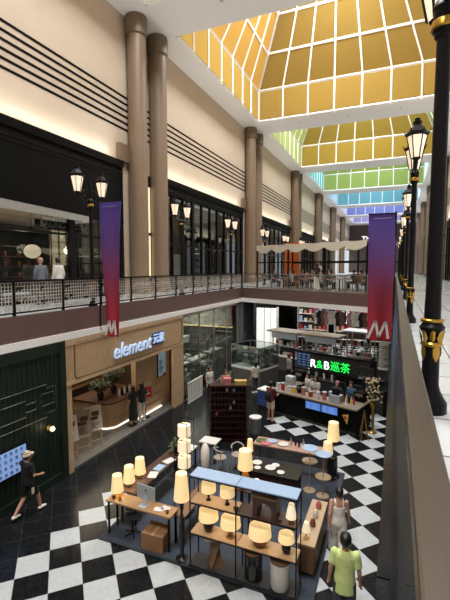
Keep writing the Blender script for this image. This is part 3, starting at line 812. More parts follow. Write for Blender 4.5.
    if strap:
        tp.loft([(0, 0, low, .17, .125), (0, 0, .97, .168, .122), (0, 0, 1.08, .142, .108), (0, .01, 1.25, .165, .125), (0, .012, 1.31, .16, .118)])
    else:
        tp.loft([(0, 0, low, .185, .14), (0, 0, .97, .178, .135), (0, 0, 1.08, .16 if not fem else .145, .12), (0, .01, 1.25, .18 if not fem else .168, .128), (0, 0, 1.37, sw + .02, .112), (0, 0, 1.43, .125, .092), (0, 0, 1.465, .075, .072)])
        for s in 'LR':
            sh_, el, wr_ = P['sh' + s], P['el' + s], P['wr' + s]
            tp.ball(sh_, .073)
            if sleeve == 'long':
                tp.tube([sh_ * .9 + Vector((0, 0, .12)), sh_, el, wr_], [.06, .072, .058, .042], 12); tp.ball(el, .058)
            elif sleeve == 'short':
                en = sh_.lerp(el, .72); tp.tube([sh_ * .9 + Vector((0, 0, .12)), sh_, en], [.06, .074, .070], 12)
    tm = remesh(tp, vox, 3); tm.materials.append(cloth(top)); tm.name = 'top'
    o = bpy.data.objects.new('top', tm); COL.objects.link(o); o.parent = t
    if strap:
        st = MB()
        for s in (-1, 1): st.tube([(s * .09, .115, 1.30), (s * .095, .07, 1.43), (s * .09, -.06, 1.43), (s * .08, -.112, 1.29)], .012, 6)
        st.build('shoulder_straps', cloth(top), t)
    # bottom
    bt = MB()
    if legs == 'skirt':
        bt.loft([(0, 0, .55, .24, .19), (0, 0, .75, .20, .16), (0, 0, .93, .172, .128), (0, 0, 1.02, .155, .115)])
    elif legs == 'dress':
        bt.loft([(0, 0, .28, .22, .18), (0, 0, .6, .20, .16), (0, 0, .93, .175, .13), (0, 0, 1.04, .150, .112)])
    else:
        bt.loft([(0, 0, .82, .15, .11), (0, 0, .90, .178, .132), (0, 0, .97, .17, .125), (0, 0, 1.03, .155, .115)])
        for s in 'LR':
            hp, kn, an = P['hp' + s], P['kn' + s], P['an' + s]
            bt.ball(hp, .098)
            if legs == 'shorts':
                bt.tube([hp, hp.lerp(kn, .85)], [.100, .098], 14)
            elif legs == 'wide':
                bt.tube([hp, kn, kn.lerp(an, .95)], [.105, .105, .118], 14); bt.ball(kn, .105)
            else:
                bt.tube([hp, hp.lerp(kn, .5), kn, kn.lerp(an, .92)], [.098, .088, .070, .058], 14); bt.ball(kn, .070)
    b2 = remesh(bt, vox, 3); b2.materials.append(cloth(bottom)); b2.name = 'bottom'
    o = bpy.data.objects.new({'skirt': 'skirt', 'dress': 'dress', 'shorts': 'shorts'}.get(legs, 'trousers'), b2); COL.objects.link(o); o.parent = t
    for s in 'LR':
        an = P['an' + s]
        s_ = MB().tube([an + Vector((0, -.065, -.035)), an + Vector((0, -.02, -.025)), an + Vector((0, .08, -.04)), an + Vector((0, .17, -.055)), an + Vector((0, .19, -.06))], [.034, .050, .046, .034, .016], 10)
        s_.build('shoe', cloth(shoes), t, 60)
    # hair
    hr = MB()
    n = 20
    cap = [(.140, .014, .018), (.132, .052, .066), (.104, .084, .104), (.055, .097, .120), (.0, .095, .117), (-.04, .082, .102), (-.07, .066, .078)]
    for i, (z, rx, ry) in enumerate(cap):
        for j in range(n):
            an = 2 * PI * j / n; f_ = max(0, math.sin(an)); cut = 1 - .30 * f_ * (1 if z < .06 else 0) - (.30 * f_ if z < -.0 else 0)
            hr.v.append((rx * math.cos(an) * (1 - .1 * f_ * (z < .05)), ry * math.sin(an) * cut - .008, z if f_ < .35 or z > .05 else .05 + (z - .05) * .2))
    for i in range(len(cap) - 1):
        for j in range(n): hr.f.append((i * n + j, i * n + (j + 1) % n, (i + 1) * n + (j + 1) % n, (i + 1) * n + j))
    hr.f.append(tuple(range(n))); hr.f.append(tuple((len(cap) - 1) * n + j for j in range(n))[::-1])
    if hair == 'bun': hr.ball((0, -.10, .07), .052, 12, 8)
    if hair == 'long': hr.loft([(0, -.05, -.34, .06, .03), (0, -.06, -.28, .085, .045), (0, -.055, -.12, .088, .06), (0, -.03, -.02, .083, .085), (0, -.01, .05, .08, .09)], 16)
    hr.v = [tuple(hm @ Vector(v)) for v in hr.v]
    hr.build('hair', hairm or HAIR, t, 60)
    if hair == 'cap':
        cpm = MB().loft([(0, -.006, .02, .103, .128), (0, -.006, .07, .100, .124), (0, -.006, .12, .074, .09), (0, -.006, .150, .014, .016)], 18)
        cpm.loft([(0, .13, .024, .072, .085), (0, .13, .036, .072, .085)], 16)
        cpm.v = [tuple(hm @ Vector(v)) for v in cpm.v]
        cpm.build('cap', cloth('#c8b8a0'), t, 50)
    return t
# ground floor people
MANP = dict(WALK, elL=(-.25, .16, 1.22), wrL=(-.10, .20, 1.46), elR=(.25, .02, 1.13), wrR=(.20, .25, 1.05), knR=(.10, .22, .50), anR=(.10, .30, .10), knL=(-.09, -.04, .48), anL=(-.09, -.36, .14))
def stripe_side(t):
    o = MB().box(.178, .19, -.03, .05, .62, .80).build('side_patch', cloth('#d0c8bc'), t)
mp = person('person in black t-shirt, black shorts and cap walking past the green wall', (-8.80, 7.32, FL), 0.0, 1.74, MANP, '#0e0e10', 'short', '#0d0d0f', 'shorts', 'cap', shoes='#d8d4cc')
stripe_side(mp)
wp = person('person in white strappy top and wide white trousers walking away, hair in bun', (-1.0, 8.9, FL), .25, 1.66, dict(WALK, elR=(.23, .02, 1.12), wrR=(.26, .10, .90)), '#e8e5dc', 'none', '#e4e0d8', 'wide', 'bun', shoes='#4a3a34', fem=True, strap=True)
gp = person('person in lime green t-shirt with short black hair at the bottom edge', (-.665, 7.05, FL), .1, 1.85, STAND, '#d2e292', 'short', '#3c4048', 'shorts', 'short', shoes='#d0d0d0', hem=.74)
person('person with long black hair in black dress at the curved cafe counter', (-9.72, 13.25, FL + .1), 1.4, 1.66, STAND, '#0c0c0e', 'short', '#0c0c0e', 'dress', 'long', shoes='#151515', fem=True)
person('person in black top and white trousers standing beside the red cafe poster', (-9.68, 13.80, FL + .1), 1.2, 1.66, STAND, '#141416', 'short', '#c8c4bc', 'trousers', 'long', shoes='#c8c8c8', fem=True)
bp_ = person('person in maroon top and pale shorts leaning at the tea bar', (-4.75, 16.2, FL), -.35, 1.72, dict(STAND, elL=(-.22, .14, 1.14), wrL=(-.12, .36, 1.12), elR=(.22, .14, 1.14), wrR=(.12, .36, 1.12)), '#5e1c26', 'short', '#cbbba8', 'shorts', 'short', shoes='#b8a898')
MB().loft([(0, -.20, .98, .13, .06), (0, -.22, 1.15, .15, .09), (0, -.20, 1.33, .13, .07), (0, -.18, 1.38, .06, .03)]).build('backpack', M_vdk, bp_, 60)
person('person in white shirt standing outside the glass kitchen', (-8.3, 17.6, FL), -1.9, 1.70, STAND, '#b9b9b6', 'short', '#15151a', 'trousers', 'short', shoes='#222222')
person('person in peach top standing behind the dark wooden lattice shelf', (-7.4, 17.5, FL), -2.4, 1.66, STAND, '#c08c70', 'short', '#2a2a30', 'trousers', 'long', shoes='#888888', fem=True)
# on the left gallery
person('balding person in grey jacket looking into the near left shop', (-12.15, 11.05, 0), 1.35, 1.74, STAND, '#5d626a', 'long', '#26262a', 'trousers', 'short', mat('cropped grey hair', S('#a08070'), .6), shoes='#181818')
person('person in white shirt with black hair looking into the near left shop', (-12.2, 11.95, 0), 1.5, 1.76, STAND, '#c6c2bc', 'long', '#17171a', 'trousers', 'short', shoes='#181818')
# ================================================================ lower floor, left side
# green panelled shopfront
gs = thing('shopfront', 'dark green panelled shopfront at the lower left', 'shopfront', (XL, 0, FL))
gp_ = MB().box(-.4, 0, Y0 + .02, 9.28, 0, 4.33)
yy = -2.0
while yy < 9.2: gp_.box(0, .018, yy, yy + .06, 0, 4.0); yy += .16
gp_.box(0, .05, Y0 + .02, 9.28, 4.0, 4.33).box(0, .06, 9.05, 9.28, 0, 4.33).box(0, .05, Y0 + .02, 9.28, 0, .25)
gp_.build('panel', M_greenw, gs)
for z0_, z1_, y0_, y1_ in ((2.18, 3.16, 1.0, 8.88), (2.42, 2.88, 1.0, 8.15)):
    c = .12
    pts = [(.03, y0_, z1_), (.03, y1_ - .35, z1_), (.03, y1_ - .35, z1_ - c), (.03, y1_, z1_ - c), (.03, y1_, z0_ + c), (.03, y1_ - .35, z0_ + c), (.03, y1_ - .35, z0_), (.03, y0_, z0_)]
    MB().tube(pts, .013, 4).build('moulding', M_line, gs)
MB().tube([(.03, 8.35, 2.9), (.03, 8.8, 2.9), (.03, 8.8, 2.55), (.03, 8.35, 2.55), (.03, 8.35, 2.9)], .010, 4).build('moulding', M_line, gs)
sc_ = thing('wall_light', 'small glowing globe light on the green shopfront', 'lamp', (XL + .02, 8.55, -3.37))
MB().lathe([(.09, 0), (.09, .05), (.03, .06), (.03, .10)], n=14, M=Matrix.Rotation(PI / 2, 4, 'Y')).build('mount', M_brass, sc_, 40)
MB().ball((.17, 0, 0), .075, 14, 8).build('globe', mat('lit globe', (.9, .85, .7), .4, var=0, emit=1.6, ecol=S('#ffe9b8')), sc_, 60)
lamp_light('wall_light_bulb', 'POINT', (XL + .35, 8.55, -3.37), 1.5, (1, .85, .6), .08)
scr = thing('screen', 'pale blue screen of small icons on the green shopfront at far left', 'screen', (XL + .07, 6.5, -3.82))
MB().box(-.05, .02, -1.25, 1.25, -.40, .40).build('frame', M_black, scr)
MB().box(.02, .028, -1.2, 1.2, -.35, .35).build('display', M_screen, scr)
ic = MB()
for r_ in range(4):
    for c_ in range(14):
        y_ = -1.08 + c_ * .165; z_ = -.26 + r_ * .175
        ic.box(.028, .032, y_ - .045, y_ + .02 * rnd.random() + .02, z_ - .03, z_ + .04); ic.box(.028, .032, y_ - .05, y_ + .05, z_ - .06, z_ - .05)
io = ic.build('icons', mat('screen print', S('#6078a8'), .5, var=.1), scr); io['kind'] = 'stuff'

# cafe with wooden front
cf = thing('shopfront', 'pale wooden cafe front with white lettered sign on the lower left', 'shopfront', (XL, 0, FL))
hd_ = MB().box(-.12, 0, 9.30, 16.75, 2.90, 4.33)
yy = 9.3
while yy < 16.7: hd_.box(0, .012, yy, yy + .045, 2.92, 4.15); yy += .075
hd_.box(0, .03, 9.3, 16.75, 4.13, 4.33).box(0, .03, 9.3, 16.75, 2.86, 2.98)
hd_.build('header', M_oak, cf)
jm = MB().box(-.5, 0, 9.30, 9.55, 0, 2.9); jm.build('left_post', M_oak, cf)
jm = MB().box(-.10, 0.02, 15.85, 16.75, 0, 2.9)
yy = 15.9
while yy < 16.7: jm.box(.02, .03, yy, yy + .045, .1, 2.9); yy += .075
jm.build('right_post', M_oak, cf)
rw = MB().box(-.95, -.72, 13.95, 16.72, 0, 2.9)
yy = 14.0
while yy < 16.7: rw.box(-.72, -.71, yy, yy + .05, 1.2, 2.9); yy += .085
for z_ in (.12, .48, .84): rw.box(-.72, -.64, 13.95, 15.78, z_, z_ + .30)
rw.build('poster_wall', M_oak, cf)
r0 = .16; fr_pts = []
for cy_, cz_, a0 in ((16.5, 4.02, 0), (9.85, 4.02, 90), (9.85, 3.17, 180), (16.5, 3.17, 270)):
    for q in range(5):
        an = math.radians(a0 + q * 22.5); fr_pts.append((.02, cy_ + r0 * math.cos(an) * (1 if True else 1), cz_ + r0 * math.sin(an)))
fr_pts.append(fr_pts[0]); MB().tube(fr_pts, .016, 4).build('rounded_moulding', M_dkwood2, cf)
MB().box(-.62, -.56, 13.9, 15.75, .10, .13).build('floor_led', M_led, cf)
st_ = MB()
tx = text('element', .80, 'lettering', M_textb, cf, .03, (.075, 12.72, 3.50), (PI / 2, 0, PI / 2), shear=.25, scale=(.93, 1.0, 1))
tx2 = text('element', .80, 'lettering_edge', M_texts, cf, .012, (.045, 12.75, 3.47), (PI / 2, 0, PI / 2), shear=.25, scale=(.93, 1.0, 1))
text('元素', .44, 'small_lettering', M_textb, cf, .03, (.075, 14.55, 3.55), (PI / 2, 0, PI / 2))
MB().box(.01, .035, 14.12, 15.0, 3.30, 3.82).build('sign_plate', M_texts, cf)
# interior
struct(MB().box(-13.8, XL - .02, 9.3, 16.75, FL, FL + .1), 'floor_cafe', M_greystone)
M_cafe = mat('brown cafe wall', S('#4a3a2c'), .6, var=.15, scale=3, stretch=(1, 10, .5))
struct(MB().box(-13.9, -13.8, 9.3, 16.75, FL, -.87).box(-13.8, XL - .45, 9.2, 9.3, FL, -.87).box(-13.8, XL - .4, 16.75, 16.85, FL, -.87), 'wall_cafe', M_cafe)
struct(MB().box(-13.9, XL - .5, 9.2, 16.85, -1.4, -1.3), 'ceiling_cafe', M_vdk)
lamp_light('cafe_downlight', 'AREA', (-11.6, 13.0, -1.45), 130, (1, .82, .58), 2.5, 4)
# curved counter
cc = thing('cafe_counter', 'curved ribbed wooden counter inside the pale wooden cafe front', 'counter', (-11.3, 13.4, FL + .1))
def cpoly(off):
    return [(-.9, -.95 - off)] + [(.55 + (.5 + off) * math.cos(math.radians(t_)), -.45 + (.5 + off) * math.sin(math.radians(t_))) for t_ in range(-90, 1, 10)] + [(1.05 + off, 1.6), (-.9, 1.6)]
cb_ = MB().prism(cpoly(0), .04, 1.0)
for z_ in (.35, .62): cb_.prism(cpoly(.02), z_, z_ + .03)
cb_.build('body', M_oak, cc)
MB().prism(cpoly(.04), 1.0, 1.06).build('top', M_dkwood2, cc)
MB().prism(cpoly(.03), .0, .04).build('floor_led', M_led, cc)
text('e', .30, 'logo', M_printw, cc, .004, (1.075, .5, .72), (PI / 2, 0, PI / 2))
def plant(label, loc, h, n, m, w=.35, pot=True, group=None):
    t = thing('potted_plant', label, 'plant', loc, 0, group)
    if pot: MB().lathe([(.10, 0), (.15, .26), (.13, .26), (.12, .2)], n=14).build('pot', M_cblack, t, 40)
    lf = MB(); st = MB()
    for q in range(n):
        an = rnd.uniform(0, 2 * PI); r_ = w * rnd.uniform(.3, 1); z_ = h * rnd.uniform(.45, 1)
        p0 = Vector((0, 0, .2)); p1 = Vector((r_ * math.cos(an), r_ * math.sin(an), z_))
        st.tube([p0, p0.lerp(p1, .5) + Vector((0, 0, .1)), p1], .006, 4, False)
        for e in range(4):
            d = Vector((rnd.uniform(-1, 1), rnd.uniform(-1, 1), rnd.uniform(-.3, .7))).normalized(); s_ = d.cross(Vector((0, 0, 1))).normalized() * .045; c_ = p1 + d * .02
            up = d.cross(s_).normalized() * .012
            lf.add([c_, c_ + d * .1 + s_ + up, c_ + d * .22, c_ + d * .1 - s_ + up], [(0, 1, 2, 3)])
    st.build('stems', M_wood, t); lf.build('foliage', m, t)
    return t
plant('dark leafy plant on the left end of the curved cafe counter', (-11.0, 12.8, FL + 1.16), .75, 44, M_leaf, .36)
plant('small dark plant in the middle of the curved cafe counter', (-11.1, 13.75, FL + 1.16), 1.2, 50, M_leaf, .40)
for q in range(5):
    o = MB().lathe([(.05, 0), (.05, .2), (.02, .25), (.02, .32)], n=10).build('bottle', M_cblack if q % 2 else M_cwhite, None, 40, loc=(-10.6, 13.5 + .18 * q, FL + 1.16))
    tag(o, '%s bottle on the cafe counter, %s from the left' % (('pale', 'black')[q % 2], ORD[q]), 'bottle', 'bottles on the cafe counter')
# back shelves of the cafe
bs = thing('back_shelf', 'dim back shelf behind the curved cafe counter', 'shelf', (-13.6, 13.0, FL + .1))
f = MB()
for z_ in (.9, 1.4, 1.9, 2.4): f.box(-.15, .25, -2.8, 2.8, z_, z_ + .04)
for y_ in (-2.8, 0, 2.8): f.box(-.15, .25, y_ - .03, y_ + .03, 0, 2.5)
f.build('shelves', M_wood, bs)
MB().box(.2, .24, -2.7, 2.7, 2.34, 2.38).build('warm_strip', M_cove, bs)
# easel signs
def easel(label, x, y, rz, m, wdt=.62):
    t = thing('easel_sign', label, 'sign', (x, y, FL + .1), rz, 'easel signs in front of the cafe')
    tilt = -.22
    R_ = Matrix.Rotation(tilt, 4, 'X')
    def P_(px_, pz): return R_ @ Vector((px_, 0, pz))
    lg = MB()
    for s in (-1, 1): MB().tube([P_(s * wdt * .42, 0), P_(s * wdt * .30, 1.62)], .018, 6).build('leg', M_ply, t)
    MB().tube([(0, .62, 0), P_(0, 1.5)], .016, 6).build('rear_leg', M_ply, t)
    MB().tube([P_(-.28, .62) + Vector((0, -.03, 0)), P_(.28, .62) + Vector((0, -.03, 0))], .022, 6).build('ledge', M_ply, t); MB().tube([P_(-.25, .28), P_(.25, .28)], .014, 6).build('crossbar', M_ply, t)
    b_ = MB().box(-wdt / 2, wdt / 2, -.035, -.015, .65, 1.5, R_); b_.build('board', m, t)
    pr = MB()
    for q in range(5): pr.box(-wdt * .36, wdt * rnd.uniform(.1, .36), -.040, -.035, .72 + q * .045, .735 + q * .045, R_)
    pr.box(-wdt * .3, wdt * .25, -.04, -.035, 1.0, 1.12, R_).box(-wdt * .1, wdt * .35, -.04, -.035, 1.14, 1.3, R_)
    pr.build('print', M_dkwood2, t)
    return t
easel('white easel sign at the left end of the cafe step, nearest the green wall', -9.75, 9.85, 1.1, M_paper)
easel('brownish middle easel sign on the cafe step', -9.72, 10.45, 1.1, mat('beige card', S('#8a7a6c'), .6, var=.1))
easel('tall white easel sign nearest the curved cafe counter', -9.70, 11.0, 1.1, mat('pale card', S('#b4aca2'), .6, var=.1))
rp = thing('poster_stand', 'red and cream poster stand beside the cafe counter', 'sign', (-9.80, 14.25, FL + .1), 1.25)
MB().lathe([(.2, 0), (.2, .02), (.02, .04), (.02, 1.5)], n=16).build('stand', M_black, rp, 40)
MB().box(-.3, .3, -.035, -.015, .85, 1.32).build('red_card', M_red, rp)
MB().box(-.3, .3, -.04, -.02, 1.34, 1.55).build('cream_card', mat('cream card', S('#b4a488'), .6), rp)
MB().box(-.2, .2, -.04, -.035, 1.0, 1.05).box(-.22, .1, -.04, -.035, 1.12, 1.17).build('print', M_printw, rp)
po = thing('poster', 'tall pale blue poster on the wooden cafe wall', 'poster', (XL - .70, 15.95, -3.02))
MB().box(0, .04, -.36, .36, -.72, .72).build('frame', M_black, po)
MB().box(.04, .05, -.32, .32, -.68, .68).build('print', M_poster, po)
pr = MB()
for q in range(7): pr.box(.05, .054, -.26, -.26 + rnd.uniform(.15, .5), -.5 + q * .09, -.45 + q * .09)
pr.build('lettering', M_printd, po)
MB().box(.05, .056, .05, .32, -.68, -.58).build('red_tab', M_red, po)

# glass fronted kitchen
gk = thing('shopfront', 'tall glass front of the kitchen beyond the wooden cafe', 'shopfront', (XL, 0, FL))
g_ = MB(); fm = MB()
for q in range(4):
    ya_ = 16.85 + q * 1.83; g_.box(-.03, -.01, ya_, ya_ + 1.8, .05, 4.25)
for q in range(5): fm.box(-.05, .0, 16.82 + q * 1.83 - .02, 16.82 + q * 1.83 + .02, 0, 4.33)
fm.box(-.05, .0, 16.85, 24.2, 4.2, 4.33).box(-.05, 0, 16.85, 24.2, 0, .06)
g_.build('glass', G_clear, gk); fm.build('frame', M_steel2, gk)
struct(MB().box(-14.5, -14.4, 16.9, 24.8, FL, -.87).box(-14.4, XL - .4, 24.7, 24.8, FL, -.87), 'wall_kitchen', mat('kitchen back wall', S('#4a4844'), .5, var=.3, scale=2))
struct(MB().box(-14.5, XL - .1, 16.9, 24.8, -1.0, -.9), 'ceiling_kitchen', mat('kitchen ceiling', S('#56564e'), .6, var=.1))
co = thing('cove_light', 'long warm cove light across the rear wall of the glass kitchen', 'lamp', (0, 0, 0))
MB().box(-14.2, -9.9, 24.45, 24.6, -2.62, -2.50).build('strip', M_cove, co)
MB().box(-14.3, -9.85, 24.2, 24.44, -2.50, -1.05).build('bulkhead', mat('grey green bulkhead', S('#8b8c80'), .6, var=.05), co)
lamp_light('kitchen_light', 'AREA', (-12, 20.8, -1.1), 900, (1, .93, .8), 3, 6)
sk0 = None
M_ks = mat('pale kitchen steel', S('#b4b6b4'), .35, .25, var=.05)
for q, (x_, y_, l_) in enumerate(((-10.3, 18.0, 1.8), (-10.3, 20.2, 1.8), (-10.3, 22.4, 1.8), (-12.2, 18.4, 2.2), (-12.2, 21.2, 2.2))):
    t = thing('kitchen_counter', 'steel kitchen counter behind the glass, %s %s' % (('first', 'second', 'third', 'nearest', 'farthest')[q], 'along the front' if q < 3 else 'of the rear row'), 'counter', (x_, y_, FL), 0, 'steel counters in the glass kitchen')
    MB().box(-.4, .4, -l_ / 2, l_ / 2, .86, .92).build('worktop', M_ks, t)
    MB().box(-.36, .36, -l_ / 2 + .04, l_ / 2 - .04, .12, .86).build('cabinet', M_ks if q < 3 else M_dkgrey, t)
    if q >= 3: MB().box(-.4, .3, -l_ / 2, l_ / 2, 1.9, 2.3).build('hood', M_ks, t); MB().box(-.3, -.25, -l_ / 2, l_ / 2, .92, 1.9).build('splashback', M_steel2, t)
    else: MB().box(-.25, .25, -l_ / 2, l_ / 2, 1.45, 1.48).box(-.22, -.2, -l_ / 2, l_ / 2, .92, 1.46).build('gantry', M_ks, t)
    for e in range(5):
        o = MB().lathe([(.10, 0), (.13, .10 + .04 * (e % 3)), (.11, .10 + .04 * (e % 3))], n=12).build('bowl', (M_cwhite, M_steel2, M_cwhite)[e % 3], None, 40, loc=(x_ + rnd.uniform(.0, .2), y_ - l_ / 2 + .25 + e * (l_ - .5) / 4, FL + .92))
        tag(o, '%s bowl on a steel counter in the glass kitchen' % ('steel' if e % 3 == 1 else 'white'), 'bowl', ('steel' if e % 3 == 1 else 'white') + ' bowls in the glass kitchen')
for q, y_ in enumerate((18.6, 21.0)):
    person('cook in %s working inside the glass kitchen' % ('white jacket near the wooden post', 'pale jacket farther along')[q], (-11.3, y_, FL), -1.5 + q, 1.68, STAND, '#c8c8c4', 'long', '#2a2a2e', 'trousers', 'short', detail=False)
# white barrier
wbx = thing('barrier', 'white slatted barrier in front of the glass kitchen', 'barrier', (-9.0, 17.4, FL))
f = MB()
for q in range(9): f.box(-.02, .02, -.75 + q * .18, -.66 + q * .18, .05, 1.0)
f.build('slats', M_plastic, wbx); MB().box(-.025, .025, -.78, .8, 1.0, 1.05).build('rail', M_plastic, wbx); MB().box(-.025, .025, -.78, .8, .02, .06).build('rail', M_plastic, wbx)
# black column at the corner of the bridge
bc = thing('pillar', 'square black pillar at the left corner under the bridge', 'column', (-8.95, 25.4, FL))
MB().box(-.35, .35, -.35, .35, 0, 4.4).build('shaft', M_dkglassb, bc); MB().box(-.4, .4, -.4, .4, 0, .2).build('plinth', M_black, bc)

# ================================================================ under the bridge
struct(MB().box(-20, 8, 44, 44.2, FL, -.8), 'wall_lower_back', M_dkgrey)
struct(MB().box(-10.6, -10.4, 26, 44, FL, -.8), 'wall_lower_left', M_dkgrey)
struct(MB().box(.2, .4, Y0, 44, FL, -.8), 'wall_lower_right', M_dkgrey)
lw = thing('light_wall', 'bright white lit wall far under the left end of the bridge', 'panel', (-9.1, 28.4, FL))
MB().box(-1.25, 1.15, -.05, .05, .55, 3.6).build('lit_face', mat('bright white wall', (.85, .85, .8), .5, var=.06, scale=1.2, emit=.75, ecol=(.95, .97, .9)), lw)
MB().box(-1.3, 1.2, -.08, .04, .0, .55).box(1.15, 1.3, -.08, .04, 0, 3.7).box(-1.35, -1.25, -.08, .04, 0, 3.7).build('frame', M_plastic, lw)
for q, x_ in enumerate((-.5, .25, .75)): MB().box(x_ - .02, x_ + .02, -.09, -.05, .6, 3.6).build('mullion', M_alu, lw)
for x_, y_ in ((-6.5, 27), (-3, 27), (-5, 33), (-2, 33)):
    lamp_light('under_bridge_downlight', 'AREA', (x_, y_, -.9), 105, (1, .95, .88), 2.2, 2.2)
    t = thing('ceiling_light', 'square ceiling light under the bridge at %s %s' % ('left' if x_ < -4 else 'right', 'front' if y_ < 30 else 'back'), 'lamp', (x_, y_, -.80), 0, 'ceiling lights under the bridge')
    MB().box(-.3, .3, -.3, .3, -.03, .0).build('lens', M_dl, t); MB().box(-.34, .34, -.34, -.3, -.04, .01).box(-.34, .34, .3, .34, -.04, .01).box(-.34, -.3, -.3, .3, -.04, .01).box(.3, .34, -.3, .3, -.04, .01).build('frame', M_white, t)
# glass display case
gc = thing('display_case', 'tall glass display case behind the dark lattice shelf', 'display case', (-7.3, 21.6, FL), -.30)
MB().box(-1.0, 1.0, -.9, .9, 0, .9).build('base', mat('case base', S('#5a5854'), .5), gc)
for z_ in (1.3, 1.75): MB().box(-.95, .95, -.5, .85, z_, z_ + .02).build('glass_shelf', G_bal, gc)
MB().box(-1.02, 1.02, -.92, .92, .9, 1.0).build('white_band', M_plastic, gc)
f = MB()
for x_ in (-1, 1):
    for y_ in (-.9, .9): f.box(x_ - .02, x_ + .02, y_ - .02, y_ + .02, 1.0, 2.2)
f.box(-1.02, 1.02, -.92, -.88, 2.18, 2.22).box(-1.02, 1.02, .88, .92, 2.18, 2.22).box(-1.02, -.98, -.9, .9, 2.18, 2.22).box(.98, 1.02, -.9, .9, 2.18, 2.22)
f.build('frame', M_steel2, gc)
MB().box(-1, 1, -.905, -.895, 1.0, 2.18).box(-1, 1, .895, .905, 1.0, 2.18).box(-1.005, -.995, -.9, .9, 1.0, 2.18).box(.995, 1.005, -.9, .9, 1.0, 2.18).build('glass', G_clear, gc)
text('bakery', .12, 'lettering', M_printw, gc, .003, (-.5, -.925, .95), (PI / 2, 0, 0))
for q in range(12):
    zz = (1.02, 1.34, 1.79)[q % 3]
    dx_, dy_ = rot(-.75 + .5 * (q // 3), .1, -.30)
    nm, mm = (('white', M_cwhite), ('tan', M_ply), ('brown', M_wood), ('green', M_leaf2))[q // 3]
    o = MB().lathe([(.10, 0), (.16, .10), (.15, .16), (.04, .2)], n=12).build('cake', mm, None, 40, loc=(-7.3 + dx_, 21.6 + dy_, FL + zz)); tag(o, '%s cake in the tall glass display case, %s shelf' % (nm, ('lowest', 'middle', 'top')[q % 3]), 'cake', 'cakes in the glass display case')
# market stalls
def stall(label, loc, w, rz, topm, withboard):
    t = thing('market_stall', label, 'stall', loc, rz, 'market stalls under the bridge')
    MB().box(-w / 2, w / 2, -.45, .45, .0, .85).build('base', mat('stall base', S('#4a4642'), .6), t)
    MB().box(-w / 2 - .05, w / 2 + .05, -.5, .5, .85, .9).build('worktop', M_plastic, t)
    for x_ in (-w / 2 + .05, w / 2 - .05):
        for y_ in (-.4, .4): MB().box(x_ - .03, x_ + .03, y_ - .03, y_ + .03, .9, 2.45).build('post', M_steel2, t)
    MB().box(-w / 2 - .25, w / 2 + .25, -.75, .6, 2.45, 2.55).build('canopy', topm, t)
    MB().box(-w / 2, w / 2, -.3, .3, 1.5, 1.54).build('shelf', M_alu, t)
    if withboard: MB().box(-w / 2, w / 2, -.50, -.46, 2.05, 2.42).build('sign_board', mat('pale stall board', S('#9aa0a8'), .5, emit=.12), t)
    return t
stall('grey topped market stall under the left of the bridge', (-6.3, 25.2, FL), 1.8, -.3, mat('grey canopy board', S('#8a8278'), .6), True)
stall('beige topped market stall in the middle under the bridge', (-3.9, 24.6, FL), 2.0, -.3, mat('beige canopy board', S('#94866e'), .6), True)
stall('pale topped market stall under the right of the bridge', (-1.9, 27.0, FL), 1.6, -.3, M_alu, False)
kinds = ((M_plastic, 'white'), (M_alu, 'grey'), (M_red, 'red'), (M_cblack, 'black'), (M_ply, 'tan'))
base_tub = {}
for si, (sx_, sy_, w) in enumerate(((-6.3, 25.2, 1.8), (-3.9, 24.6, 2.0), (-1.9, 27.0, 1.6))):
    for lev, z_ in enumerate((.9, 1.54)):
        for q in range(6):
            mm, nm = kinds[(q * 3 + si + lev * 2) % 5]
            dx_, dy_ = rot(-w / 2 + .2 + q * (w - .4) / 5, rnd.uniform(-.15, .0), -.3)
            h_ = rnd.choice((.18, .24, .3))
            tub = MB().box(-.10, .10, -.09, .09, 0, h_).box(-.11, .11, -.10, .10, h_, h_ + .02)
            o = tub.build('tub', mm, None, loc=(sx_ + dx_, sy_ + dy_, FL + z_)); o.rotation_euler = (0, 0, -.3)
            tag(o, '%s lidded tub on the %s of the %s market stall' % (nm, ('counter', 'shelf')[lev], ('left', 'middle', 'right')[si]), 'tub', '%s tubs on the %s market stall %s' % (nm, ('left', 'middle', 'right')[si], ('counter', 'shelf')[lev]))
for ri, x_ in enumerate((-6.6, -3.4, -0.9)):
    nm_ = ('left', 'middle', 'right')[ri]; w_ = 1.3 if ri < 2 else .8
    t = thing('shelf_rack', 'tall pale shelf rack far under the bridge, %s one' % nm_, 'shelf', (x_, 35.5, FL), 0, 'shelf racks far under the bridge')
    for z_ in (.4, 1.1, 1.8, 2.5, 3.2): MB().box(-w_, w_, -.3, .3, z_, z_ + .04).build('shelf_board', M_plastic, t)
    for q in (-1, 1): MB().box(q * w_ - .03, q * w_ + .03, -.3, .3, 0, 3.6).build('side_post', M_alu, t)
    MB().box(-w_, w_, .28, .30, 0, 3.6).build('back_panel', M_dkwood2, t); MB().box(-w_, w_, -.32, -.28, 3.42, 3.6).build('lit_header', M_lit, t)
    for z_ in (1.14, 1.84, 2.54):
        for q in range(6):
            mm, cn_ = ((M_plastic, 'white'), (M_red, 'red'), (M_ply, 'tan'), (M_bluewh, 'pale blue'), (M_pink, 'pink'))[(q * 2 + ri + int(z_ * 10)) % 5]
            h_ = rnd.choice((.25, .35, .45))
            o = MB().box(-.13, .13, -.12, .12, 0, h_).box(-.135, .135, -.125, .125, h_, h_ + .03).build('lidded_box', mm, None, loc=(x_ - w_ + .25 + q * (2 * w_ - .5) / 5, 35.4, FL + z_))
            tag(o, '%s lidded box on the %s shelf rack far under the bridge' % (cn_, nm_), 'box', '%s boxes on the %s far shelf rack' % (cn_, nm_))
lamp_light('rack_light', 'AREA', (-4, 33.6, -1.0), 90, (1, .95, .88), 7, .5, (math.radians(35), 0, 0))
